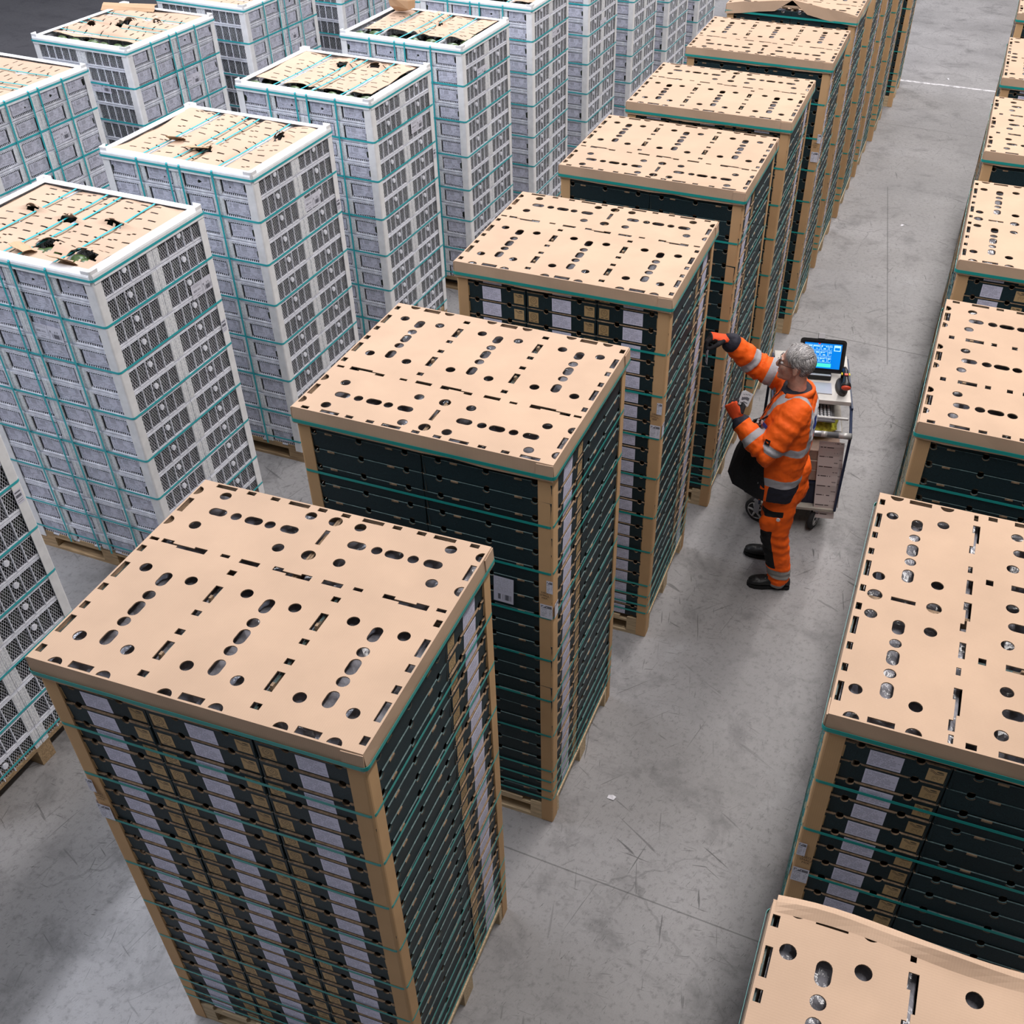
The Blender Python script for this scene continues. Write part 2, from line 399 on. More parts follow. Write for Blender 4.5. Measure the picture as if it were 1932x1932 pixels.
def lid_meshes():
    cu = bpy.data.curves.new('lid', 'CURVE'); cu.dimensions = '2D'; cu.fill_mode = 'BOTH'; cu.extrude = .0022
    def spl(pts):
        s_ = cu.splines.new('POLY'); s_.points.add(len(pts)-1); s_.use_cyclic_u = True
        for p, q in zip(s_.points, pts): p.co = (q[0], q[1], 0, 1)
    hw, hd = LW/2, LD/2; OX, OY = -.6, -.51
    spl([(-hw, -hd), (hw, -hd), (hw, hd), (-hw, hd)])
    def circ(x_, y_, r=.0228): spl([(x_+r*math.cos(2*math.pi*k/18), y_+r*math.sin(2*math.pi*k/18)) for k in range(18)])
    def pill(x_, y_, along='y', l=.073, wd=.042):
        P = []
        for k in range(9): a = math.pi*k/8; P.append((wd/2*math.cos(a), (l-wd)/2+wd/2*math.sin(a)))
        for k in range(9): a = math.pi+math.pi*k/8; P.append((wd/2*math.cos(a), -(l-wd)/2+wd/2*math.sin(a)))
        spl([(x_+(p if along == 'y' else -q), y_+(q if along == 'y' else p)) for p, q in P])
    def rect(x_, y_, a, c_): spl([(x_-a/2, y_-c_/2), (x_+a/2, y_-c_/2), (x_+a/2, y_+c_/2), (x_-a/2, y_+c_/2)])
    def half(x_, y_, ang, r=.026): spl([(x_+r*math.cos(ang+math.pi*k/10), y_+r*math.sin(ang+math.pi*k/10)) for k in range(11)])
    for cx in (-.413, 0, .413):
        for dx, y_ in ((-.098, .500), (.095, .492), (0, .381), (0, .243), (-.096, .138), (.093, .135)): circ(cx+dx, y_+OY)
        for y_ in (.467, .311, .163): pill(cx, y_+OY)
    for sx in (-.207, .207):
        for y_ in (.576, .359, .263): rect(sx, y_+OY, .030, .026)
        for y_ in (.458, .172): rect(sx, y_+OY, .030, .086)
        rect(sx, .063+OY, .032, .026)
    ys = .643+OY
    for x_ in (-.58, -.28, .256, .575): rect(x_, ys+.004, .036, .016)
    for x_ in (-.177, .157): rect(x_, ys, .078, .022)
    for x_, l in ((-.452, .19), (-.005, .155), (.44, .175)):
        h = l/2; spl([(x_-h, ys-.005), (x_-h*.25, ys-.005), (x_-h*.25, ys-.015), (x_+h, ys-.015), (x_+h, ys+.012), (x_+h*.45, ys+.012), (x_+h*.45, ys+.003), (x_-h*.5, ys+.003), (x_-h*.5, ys+.016), (x_-h, ys+.016)])
    yb = .858+OY
    for s_ in (-1, 1):
        for x_ in (.14, .292, .447): pill(s_*x_, yb, 'x')
        for x_ in (.222, .368): circ(s_*x_, yb, .021)
        for x_, y_ in ((.104, .957), (.125, .752), (.475, .954), (.485, .763)): circ(s_*x_, y_+OY)
    circ(0, .957+OY, .027); circ(0, .752+OY, .027); rect(0, yb, .020, .085)
    e = .007
    for x_ in (-.507, -.322, -.093, .093, .322, .507): half(x_, -hd+e, 0)
    for x_ in (-.413, 0, .413): rect(x_, -hd+e+.014, .085, .028)
    for s_ in (-1, 1):
        for y_, l in ((.05, .035), (.171, .085), (.268, .036), (.366, .036), (.462, .085), (.585, .034)): rect(s_*(hw-e-.012), y_+OY, .024, l)
        for y_ in (.757, .95): half(s_*(hw-e), y_+OY, math.pi/2 if s_ > 0 else -math.pi/2)
        rect(s_*(hw-e-.012), .858+OY, .024, .085)
    for k, x_ in enumerate((-.50, -.39, -.285, -.18, -.08, .02, .135, .235, .335, .43, .55)): rect(x_, hd-e-.010, .088 if k % 3 == 0 else .036, .020)
    t = bpy.data.objects.new('lid', cu); COL.objects.link(t)
    me = bpy.data.meshes.new_from_object(t.evaluated_get(bpy.context.evaluated_depsgraph_get())); bpy.data.objects.remove(t)
    me.materials.clear(); me.materials.append(M['kraft']); me.materials.append(M['kraft_edge'])
    for p in me.polygons: p.use_smooth = False; p.material_index = 0 if abs(p.normal.z) > .5 else 1
    out = []
    for var in range(3):
        bm = bmesh.new(); bm.from_mesh(me)
        def plank(P, mi=0):
            vs_ = [bm.verts.new(p) for p in P]; n = len(P)//2
            fs = [vs_[:n], vs_[n:][::-1]]+[[vs_[i], vs_[n+i], vs_[n+(i+1) % n], vs_[(i+1) % n]] for i in range(n)]
            for k, f in enumerate(fs):
                q = bm.faces.new(f); q.material_index = mi
        rnd = random.Random(var+3)
        for side in range(4):
            a = side*math.pi/2; L_ = LW if side % 2 == 0 else LD; Dp = (LD if side % 2 == 0 else LW)/2
            nseg = 8; tp = []; bt = []
            for k in range(nseg+1):
                u = -L_/2+L_*k/nseg
                d = -.082+rnd.uniform(-.005, .005); fl_ = .004+rnd.uniform(0, .004)
                lift = 0
                if var == 2 and side == 2: lift = .085*max(0, 1-abs(u)/.55)
                tp.append((u, -Dp, .002+lift)); bt.append((u, -Dp-fl_*(1 if var != 2 else 2), d+lift))
            for k in range(nseg):
                q4 = [tp[k], tp[k+1], bt[k+1], bt[k]]
                P = [(p[0], p[1], p[2]) for p in q4]+[(p[0], p[1]+.005, p[2]) for p in q4]
                P = [(p[0]*math.cos(a)-p[1]*math.sin(a), p[0]*math.sin(a)+p[1]*math.cos(a), p[2]) for p in P]
                plank(P)
            # folded corner tab
            q4 = [(L_/2-.075, -Dp-.0060, -.004), (L_/2+.001, -Dp-.0050, -.002), (L_/2+.001, -Dp-.0092, -.078), (L_/2-.075, -Dp-.0096, -.074)]
            P = q4+[(p[0], p[1]+.004, p[2]) for p in q4]
            plank([(p[0]*math.cos(a)-p[1]*math.sin(a), p[0]*math.sin(a)+p[1]*math.cos(a), p[2]) for p in P])
        # kraft tongues poking up through the long slots
        for sx in (-.207, .207):
            for y_ in (.458, .172):
                cx, cy_ = sx, y_+OY
                P = [(cx-.008, cy_-.03, -.045), (cx+.004, cy_-.03, -.045), (cx+.004, cy_+.0, -.045), (cx-.008, cy_+.0, -.045),
                     (cx-.004, cy_-.022, .004), (cx+.006, cy_-.022, .004), (cx+.006, cy_-.006, .004), (cx-.004, cy_-.006, .004)]
                plank(P, 1)
        if var == 2:   # lifted front edge: bow the top with it
            bmesh.ops.subdivide_edges(bm, edges=[e_ for e_ in bm.edges if e_.calc_length() > .25 and abs(e_.verts[0].co.y-hd) < .01 and abs(e_.verts[1].co.y-hd) < .01], cuts=6)
            for v_ in bm.verts:
                if v_.co.z > -.004 and abs(v_.co.y-hd) < .012 and v_.co.z < .03: v_.co.z += .085*max(0, 1-abs(v_.co.x)/.55)
        m2 = bpy.data.meshes.new('lid'); bm.to_mesh(m2); bm.free()
        m2.materials.append(M['kraft']); m2.materials.append(M['kraft_edge']); out.append(m2)
    return out
LIDS = lid_meshes()
def post_mesh(leg, th, z0, z1, mat, seg=3, r=.012):
    # L profile with rounded corner at (0,0) pointing to +x,+y
    b_ = MB(); out = [(leg, 0)]+[(r-r*math.sin(a), r-r*math.cos(a)) for a in [math.pi/2*k/seg for k in range(seg+1)]]+[(0, leg)]
    inn = [(leg, th)]+[(r-(r-th)*math.sin(a), r-(r-th)*math.cos(a)) for a in [math.pi/2*k/seg for k in range(seg+1)]]+[(th, leg)]
    n = len(out); nz = 6; V = []
    for k in range(nz+1):
        z_ = z0+(z1-z0)*k/nz
        V += [(p[0], p[1], z_) for p in out]+[(p[0], p[1], z_) for p in inn]
    F = []
    for k in range(nz):
        A, B = k*2*n, (k+1)*2*n
        for i in range(n-1):
            F.append((A+i+1, A+i, B+i, B+i+1)); F.append((A+n+i, A+n+i+1, B+n+i+1, B+n+i))
        F.append((A, A+n, B+n, B)); F.append((A+n-1+n, A+n-1, B+n-1, B+n-1+n))
    T = nz*2*n
    for i in range(n-1): F += [(T+i+1, T+i, T+n+i, T+n+i+1), (i, i+1, n+i+1, n+i)]
    b_.add(V, F); return b_.mesh('corner_post', [mat])
POST = post_mesh(.066, .006, .004, 2.385, M['post'])
def strap_mesh(w_, d_, h=.013, mat=None, r=.018, off=.0022):
    b_ = MB(); P = []
    for sx, sy, a0 in ((1, -1, -90), (1, 1, 0), (-1, 1, 90), (-1, -1, 180)):
        for k in range(5):
            a = math.radians(a0+90*k/4); P.append((sx*(w_/2-r)+(r+off)*math.cos(a), sy*(d_/2-r)+(r+off)*math.sin(a)))
    n = len(P); V = []
    for z_ in (-h/2, h/2): V += [(p[0], p[1], z_) for p in P]
    ins = 1-.0016
    for z_ in (-h/2, h/2): V += [(p[0]*ins, p[1]*ins, z_) for p in P]
    F = []; 
    for i in range(n):
        j = (i+1) % n
        F += [(i, j, n+j, n+i), (2*n+j, 2*n+i, 3*n+i, 3*n+j), (n+i, n+j, 3*n+j, 3*n+i), (j, i, 2*n+i, 2*n+j)]
    b_.add(V, F); return b_.mesh('strap', [mat or M['strap']])
GW, GD = 1.206, 1.006
STRAP = strap_mesh(GW, GD)
STRAP_LID = strap_mesh(LW+.0185, LD+.0185, .017)
DECK = MB().box((0, 0, 0), (.128, 1.0, .022)).mesh('deck_board', [M['wood']])
DECK_OLD = MB().box((0, 0, 0), (.128, 1.0, .022)).mesh('deck_board', [M['wood_old']])
def runner_mesh(mat):
    b_ = MB(); b_.box((0, 0, .011), (1.2, .10, .022)); b_.box((0, 0, .113), (1.2, .10, .018))
    for x_ in (-.535, 0, .535): b_.box((x_, 0, .063), (.13, .10, .082))
    return b_.mesh('runner', [mat])
RUN = runner_mesh(M['wood']); RUN_OLD = runner_mesh(M['wood_old'])
def pallet_base(t, old=False):
    for y_ in (-.45, 0, .45): obj('runner', RUN_OLD if old else RUN, t, (0, y_, .0))
    for k in range(7): obj('deck_board', DECK_OLD if old else DECK, t, (-.536+k*.17867, 0, .1335))
def sticker_on(parent, me_mat, u0, u1, z0, z1, face, name='sticker', off=.001, tilt=0):
    # parent-local quad on plane: face 'front' (y=-GD/2-..) or 'right' (x=+) or 'left'
    d = {'front': lambda u, z_: (u, -GD/2-off, z_), 'right': lambda u, z_: (GW/2+off, u, z_), 'left': lambda u, z_: (-GW/2-off, -u, z_)}[face]
    s_ = tilt; b_ = MB(); b_.quad(d(u0, z0), d(u1, z0+s_), d(u1, z1+s_), d(u0, z1), 0)
    return obj(name, b_.mesh(name, [me_mat]), parent)

def tray_stack(label, x, y, yaw, rot, keep, lid=0, group='stacks of dark green trays beside the aisle'):
    """x,y = world centre; rot = quarter turns of the layout; keep = world directions whose end labels are in view"""
    rz = rot*math.pi/2+yaw
    t = thing('tray_stack', label, 'tray stack', (x, y, 0), rz, group)
    pallet_base(t)
    spots = [(-.401, -.199, -math.pi/2), (0, -.199, -math.pi/2), (.401, -.199, -math.pi/2), (-.300, .302, math.pi), (.300, .302, 0)]
    for k in range(NL):
        z_ = Z0+k*PITCH_Z
        for (sx, sy, a) in spots:
            o = obj('tray', TRAY, t, (sx+jit(.0018), sy+jit(.0018), z_), a+jit(.0025))
            d = Vector((math.cos(a+rz), math.sin(a+rz)))
            if any(d.dot(Vector(q)) > .7 for q in keep):
                l = obj('label', LABEL, o, (0, jit(.0025), jit(.002)))
            if k == NL-1: obj('film_liner', LINER, o)
    for sx, sy, a in ((-1, -1, 0), (1, -1, math.pi/2), (1, 1, math.pi), (-1, 1, -math.pi/2)):
        obj('corner_post', POST, t, (sx*GW/2, sy*GD/2, 0), a)
    for z_ in (2.126, 1.856, 1.582, 1.297, 1.01, .739, .459, .358, .279, .21): obj('strap', STRAP, t, (0, 0, z_+jit(.008)))
    obj('strap', STRAP_LID, t, (0, 0, 2.400))
    obj('lid', LIDS[lid], t, (0, 0, LIDZ+.002))
    return t
PX, NX, NY = (1, 0), (-1, 0), (0, -1)
def gs(label, x0, y0, yaw, rot, keep, lid=0, flip=False):
    hx, hy = (.6075, .5075) if not flip else (.5075, .6075)
    return tray_stack(label, x0+hx, y0+hy, yaw, rot, keep, lid)
SA = gs('tall tray stack showing three white label columns, two stacks before the one the worker tags', 0, .005, .010, 0, (NY, PX))
SB = gs('plain-fronted tray stack with a wrinkled barcode sheet on its front, beside the tagged stack', .039, 1.591, -.010, 2, (NY, PX), 1)
SC = gs('tray stack that the orange-clad worker is tagging, white label columns on its front', .105, 3.15, .003, 0, (NY, PX))
SD = gs('plain-fronted tray stack just past the raised glove of the worker', .165, 4.655, -.008, 2, (NY, PX), 1)
SE = gs('second tray stack past the worker along the left side of the aisle', .195, 6.005, .006, 0, (NY, PX))
SF = gs('third tray stack past the worker, just in front of the stack with the buckled lid', .25, 7.52, .006, 2, (NY, PX), 1)
SG = gs('tray stack with a buckled kraft lid lifted into a peak at the front', .245, 9.03, 0, 2, (NY, PX), 2)
SH = gs('first tray stack behind the one with the buckled lid', .27, 10.42, 0, 0, (NY, PX))
SI = gs('second tray stack behind the one with the buckled lid', .29, 11.75, 0, 2, (NY, PX), 1)
SJ = gs('third tray stack behind the one with the buckled lid', .33, 13.1, 0, 0, (NY, PX))
SK = gs('last tray stack of the left row, ending at the white floor line', .42, 14.62, 0, 2, (NY, PX), 1)
R1 = gs('tray stack with a curled back lid edge, next to the handwritten corner post', 2.475, -1.275, -.01, 1, (NY, NX), 1, True)
R2 = gs('tray stack with handwriting and two stickers on its kraft corner post', 2.523, .644, -.011, 1, (NY, NX), 0, True)
R3 = gs('plain-fronted tray stack right behind the one with the handwritten post', 2.64, 2.43, -.022, 3, (NY, NX), 1, True)
R4 = gs('tray stack across the aisle from the cart, second behind the handwritten post', 2.69, 4.16, -.01, 1, (NY, NX), 0, True)
R5 = gs('plain-fronted tray stack two places in front of the red-tagged stack', 2.74, 5.94, -.01, 3, (NY, NX), 1, True)
R6 = gs('tray stack standing just in front of the red-tagged stack', 2.79, 7.66, -.01, 1, (NY, NX), 0, True)
R7 = gs('tray stack with a red tag on its corner post in the right row', 2.85, 9.75, -.01, 3, (NY, NX), 1, True)
# stickers, sheets and handwriting
ink = simple('black_marker_ink', (.05, .03, .02), .6); M['ink'] = ink; M['red'] = simple('red_tag', (.42, .02, .02), .5, ns=40, na=.3)
def on_world(parent, mesh, name, loc, rot):
    o = obj(name, mesh); o.rotation_euler = rot; o.location = loc
    bpy.context.view_layer.update(); mw = o.matrix_world.copy(); o.parent = parent; o.matrix_parent_inverse = parent.matrix_world.inverted(); return o
def flat(w_, h_, mat):
    b_ = MB(); b_.quad((-w_/2, 0, -h_/2), (w_/2, 0, -h_/2), (w_/2, 0, h_/2), (-w_/2, 0, h_/2)); b_.add([(-w_/2, .0006, -h_/2), (w_/2, .0006, -h_/2), (w_/2, .0006, h_/2), (-w_/2, .0006, h_/2)], [(3, 2, 1, 0)])
    return b_.mesh('sticker', [mat])
HW = text_mesh('DEO\nSMALL\nMIX', .0165, ink)
def post_print(st, corner_x, y_front, side, z=1.34):
    # sticker pair wrapped round a corner post, with handwriting between
    s_ = side   # +1: right post, -1: left post
    yf = y_front-.004
    on_world(st, flat(.060, .085, M['sticker']), 'sticker', (corner_x-s_*.034, yf, z), (0, 0, 0))
    on_world(st, flat(.030, .075, M['sticker']), 'sticker', (corner_x-s_*.018, yf, z+.155), (0, 0, 0))
    on_world(st, HW, 'handwriting', (corner_x-s_*.042, yf, z+.098), (math.pi/2, 0, 0))
    on_world(st, flat(.045, .085, M['sticker']), 'sticker', (corner_x+s_*.004, y_front+.028, z+.004), (0, 0, s_*math.pi/2))
bpy.context.view_layer.update()
post_print(SB, 1.249, 1.590, 1, 1.625); post_print(SC, 1.316, 3.157, 1, 1.632); post_print(R2, 2.524, .653, -1, 1.578); post_print(SA, .010, .001, -1, 1.636); post_print(SF, 1.472, 7.526, 1, 1.70)
on_world(SB, flat(.098, .155, M['ship']), 'shipping_label', (1.005, 1.588, 1.692), (0, .03, 0))
on_world(R7, flat(.070, .26, M['red']), 'red_tag', (2.885, 9.757, 1.80), (0, 0, 0)); on_world(R7, flat(.065, .26, M['red']), 'red_tag', (2.846, 9.80, 1.80), (0, 0, -math.pi/2))
on_world(R7, flat(.06, .10, M['sticker']), 'sticker', (2.885, 9.757, 2.04), (0, 0, 0)); on_world(R7, flat(.06, .07, M['sticker']), 'sticker', (2.885, 9.757, 2.19), (0, 0, 0))

# curled back flange of the nearest lid in the right row
b_ = MB(); n = 20; V = []
for k in range(n+1):
    t = k/n; xx = -.50+1.0*t; up = .006+.014*math.sin(t*math.pi)**.7+.006*math.sin(t*17)
    for (dy, dz) in ((0, 0), (.016, up*.55), (.028, up), (.040, up*.9), (.052, up*.35)): V.append((xx, dy+.01*math.sin(t*9), dz))
b_.add(V, [(k*5+i, (k+1)*5+i, (k+1)*5+i+1, k*5+i+1) for k in range(n) for i in range(4)])
o = obj('lid_flange', b_.mesh('lid_flange', [M['kraft']]), R1, (.575, 0, 2.463), -math.pi/2); md = o.modifiers.new('t', 'SOLIDIFY'); md.thickness = .005
# ------------------------------------------------------------------ white mesh crates
CW, CL, CH, CP, CZ0, CN = .298, .496, .149, .1545, .132, 14
def crate_mesh():
    b_ = MB(); hw, hl = CW/2, CL/2
    # slots: 0 white plastic 1 milky rib 2 shade of slots and crate inside, painted near black
    for sg in (-1, 1):                       # long lattice sides (x = +-hw)
        X_ = lambda d: sg*(hw-d)
        for z_, h in ((.004, .008), (CH-.004, .008)): b_.box((X_(.004), 0, z_), (.010, CL, h), 0)
        b_.box((X_(.0015), 0, CH-.0125), (.007, CL, .0025), 0)
        for s2 in (-1, 1):
            b_.box((X_(.002), s2*(hl-.024), CH/2), (.011, .046, CH-.02), 1)
            for q in (.012, .036): b_.box((X_(-.0025), s2*(hl-q), CH/2), (.004, .004, CH-.02), 1)
        n = 5; y0, y1 = -hl+.050, hl-.050
        for k in range(1, n): b_.box((X_(.003), y0+(y1-y0)*k/n, CH/2), (.010, .0055, CH-.014), 0)
        # diamond lattice
        st = .0165; zt, zb = CH-.008, .008; H = zt-zb; r = .00092
        for dirn in (1, -1):
            k = y0-H*.50
            while k < y1+H*.50:
                # line y = k + dirn*(z-zb)*.62 (or mirrored)
                def yy(z_): return k+(z_-zb)*.50 if dirn > 0 else k+(zt-z_)*.50
                za, zc = zb, zt
                a, c_ = yy(za), yy(zc)
                lo, hi = (a, c_) if a < c_ else (c_, a)
                if hi > y0 and lo < y1:
                    # clip
                    if dirn > 0:
                        if a < y0: za = zb+(y0-k)/.50
                        if c_ > y1: zc = zb+(y1-k)/.50
                    else:
                        if a > y1: za = zt-(y1-k)/.50
                        if c_ < y0: zc = zt-(y0-k)/.50
                    if zc-za > .004:
                        ya, yc = yy(za), yy(zc); x_ = X_(.006)
                        P = [(x_, ya-r*1.1, za), (x_, ya+r*1.1, za), (x_, yc+r*1.1, zc), (x_, yc-r*1.1, zc)]
                        b_.add(P, [(0, 1, 2, 3) if sg > 0 else (3, 2, 1, 0)], 0)
                k += st
        # round boss
        if sg > 0: b_.loft([((X_(.006), 0, CH*.64), (0, .018, 0), (0, 0, .018)), ((X_(-.004), 0, CH*.64), (0, .018, 0), (0, 0, .018))], 0, 14)
    for sg in (-1, 1):                       # ends (y = +-hl)
        Y_ = lambda d: sg*(hl-d)
        for z_, h in ((.006, .012), (CH-.006, .012)): b_.box((0, Y_(.004), z_), (CW, .010, h), 0)
        b_.box((0, Y_(.002), CH-.019), (CW, .007, .004), 0)
        for s2 in (-1, 1):
            b_.box((s2*(hw-.020), Y_(.003), CH/2), (.038, .012, CH-.02), 1)
            for q in (.008, .030): b_.box((s2*(hw-q), Y_(-.003), CH/2), (.005, .005, CH-.02), 1)
        b_.box((0, Y_(.012), CH/2), (CW-.078, .006, CH-.024), 0)
        for z_ in (.019, CH-.026):
            b_.box((0, Y_(.0078), z_), (CW-.080, .004, .013), 2)  # dark strip behind the teeth paints the shade of the holes
            for k in range(13): b_.box((-(CW-.1)/2+(CW-.1)*k/12, Y_(.006), z_), (.0065, .006, .010), 0)
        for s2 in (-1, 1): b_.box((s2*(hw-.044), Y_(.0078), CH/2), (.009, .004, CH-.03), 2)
    b_.box((0, 0, .004), (CW-.02, CL-.02, .006), 2)  # white crate floor coloured near black, inside shade painted in
    return b_.mesh('crate', [M['white_pl'], M['rib'], M['recess_shade']])
CRATE = crate_mesh()
def card_mesh():
    b_ = MB(); n = 4; V = []
    w_, h = .186, .088
    for j in range(n+1):
        for i in range(n+1):
            u, v_ = i/n, j/n
            V.append((-w_/2+w_*u, -CL/2+.004-.006*noise.noise(Vector((u*3, v_*3, 2)))*(1 if 0 < i < n else .3), .028+h*v_))
    F = [(j*(n+1)+i, j*(n+1)+i+1, (j+1)*(n+1)+i+1, (j+1)*(n+1)+i) for j in range(n) for i in range(n)]
    uv = [[((i+a)/n, (j+c_)/n) for a, c_ in ((0, 0), (1, 0), (1, 1), (0, 1))] for j in range(n) for i in range(n)]
    b_.add(V, F, 0, uv); return b_.mesh('card', [M['card']], True)
CARD = card_mesh()
def fill_mesh():
    b_ = MB(); rr = random.Random(5)
    for k in range(CN):
        z_ = CZ0+k*CP+.066
        for yy in (-.25, .25):
            for s_ in (-1, 1):
                for i in range(4):
                    b_.ell((s_*(.6-.070+rr.uniform(-.006, .006)), yy-.18+.12*i+rr.uniform(-.01, .01), z_+rr.uniform(-.008, .008)), (.056, .070, .066), 0, 8, 5)
    for yy in (-.42, -.3, -.18, -.06, .06, .18, .30, .42):
        for i in range(13):
            b_.ell((-.5+i*.083+rr.uniform(-.02, .02), yy+rr.uniform(-.02, .02), CZ0+(CN-1)*CP+.060+rr.uniform(-.01, .012)), (.05, .065, .045), 0, 7, 4)
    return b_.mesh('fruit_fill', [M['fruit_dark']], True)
FILL = fill_mesh()
WPOST = post_mesh(.064, .005, .10, 2.335, M['white_board'])
def top_frame(L_):
    b_ = MB(); r = .006
    P = [(-.004, -.056), (-.004, -.012), (0, -.002), (.010, .002), (.062, .003), (.062, -.001), (.010, -.003), (.004, -.008), (.002, -.056)]
    n = len(P); V = [(x_, p[0], p[1]) for x_ in [-L_/2+L_*k/6 for k in range(7)] for p in P]
    F = [(i*n+k, i*n+(k+1) % n, (i+1)*n+(k+1) % n, (i+1)*n+k) for i in range(6) for k in range(n)]
    F = [f[::-1] for f in F]+[tuple(range(n)), tuple(6*n+k for k in range(n-1, -1, -1))]
    b_.add(V, F); return b_.mesh('top_edge_board', [M['white_top']])
TF12, TF10 = top_frame(1.19), top_frame(.99)
WSTRAP = strap_mesh(1.214, 1.014, .014, M['strap_blue'])
WSTRAP_TOP = strap_mesh(1.226, 1.026, .014, M['strap_blue'])
def vstrap():
    b_ = MB(); t_ = .0015; z0, z1, d = .13, 2.309, .5165; w_ = .007
    P = [(-d, z0), (-d, z1-.01), (-d+.01, z1), (-d+.06, z1+.001), (-.2, z1-.006), (.2, z1-.006), (d-.06, z1+.001), (d-.01, z1), (d, z1-.01), (d, z0)]
    for a, c_ in zip(P, P[1:]):
        V = [(-w_, a[0], a[1]), (w_, a[0], a[1]), (w_, c_[0], c_[1]), (-w_, c_[0], c_[1])]
        nx = Vector((0, -(c_[1]-a[1]), c_[0]-a[0])).normalized()*t_
        b_.add(V+[(q[0]+nx.x, q[1]+nx.y, q[2]+nx.z) for q in V], [(0, 1, 2, 3), (7, 6, 5, 4), (0, 4, 5, 1), (1, 5, 6, 2), (2, 6, 7, 3), (3, 7, 4, 0)])
    return b_.mesh('strap', [M['strap_blue']])
VSTRAP = vstrap()
def sheet_mesh(seed, x0, x1, y0, y1, amp, tears=()):
    rr = random.Random(seed); st = .0140; nx, ny = int((x1-x0)/st), int((y1-y0)/st)
    zt = 2.300
    cut = set()
    jx = 0
    for a in range(12):
        for c_ in range(10):
            px = -.53+a*.1+(.05 if c_ % 2 else 0); py = -.44+c_*.095
            if rr.random() < .1: continue
            if x0+.03 < px < x1-.05 and y0+.03 < py < y1-.03:
                i, j = int((px-x0)/st), int((py-y0)/st); dj = rr.choice((0, 0, 1))
                for q in range(4): cut.add((i+q, j+(dj if q > 1 else 0)))
    for (tx, ty, ta, tb) in tears:
        for i in range(nx):
            for j in range(ny):
                px, py = x0+(i+.5)*st, y0+(j+.5)*st
                dd = ((px-tx)/ta)**2+((py-ty)/tb)**2+1.1*noise.noise(Vector((px*34, py*22, seed)))+.5*noise.noise(Vector((px*80, py*60, seed)))
                if dd < 1: cut.add((i, j))
    V = []
    for j in range(ny+1):
        for i in range(nx+1):
            px, py = x0+i*st, y0+j*st
            # ragged outer edge
            if i in (0, nx): px += .012*noise.noise(Vector((py*9, seed, 3)))
            if j in (0, ny): py += .012*noise.noise(Vector((px*9, seed, 6)))
            h = amp*(.7*noise.noise(Vector((px*3.2, py*3.2, seed*1.7)))+.9*abs(noise.noise(Vector((px*5+py*2, py*1.5, seed*.9+4)))))
            for sx in (-.30, -.055, .045, .30): h -= amp*.8*math.exp(-((px-sx)/.03)**2)
            for (tx, ty, ta, tb) in tears:
                h += .045*math.exp(-(((px-tx)/(ta*1.7))**2+((py-ty-tb*.8)/(tb*1.6))**2)*1.2)
            V.append((px, py, zt+max(h, -.012)))
    F = [(j*(nx+1)+i, j*(nx+1)+i+1, (j+1)*(nx+1)+i+1, (j+1)*(nx+1)+i) for j in range(ny) for i in range(nx) if (i, j) not in cut]
    me = bpy.data.meshes.new('cover_sheet'); me.from_pydata(V, [], F); me.materials.append(M['sheet']); me.update()
    return me
def flap_mesh(w_, l, bend, seed):
    b_ = MB(); n = 6; V = []; rr = random.Random(seed); p = Vector((0, 0, 0)); a = 0.9
    rows = []
    for k in range(n+1):
        rows.append((p.y, p.z)); a -= bend/n; p = p+Vector((0, -math.cos(a), math.sin(a)))*(l/n)
    for k, (y_, z_) in enumerate(rows):
        for s_ in (-1, -.3, .4, 1): V.append((s_*w_/2+rr.uniform(-.006, .006), y_+rr.uniform(-.004, .004), z_+rr.uniform(-.003, .003)))
    F = [(k*4+i, k*4+i+1, (k+1)*4+i+1, (k+1)*4+i) for k in range(n) for i in range(3)]
    V2 = [(v_[0], v_[1], v_[2]-.003) for v_ in V]; N = len(V)
    b_.add(V+V2, F+[tuple(N+i for i in f[::-1]) for f in F]); return b_.mesh('torn_flap', [M['torn']])
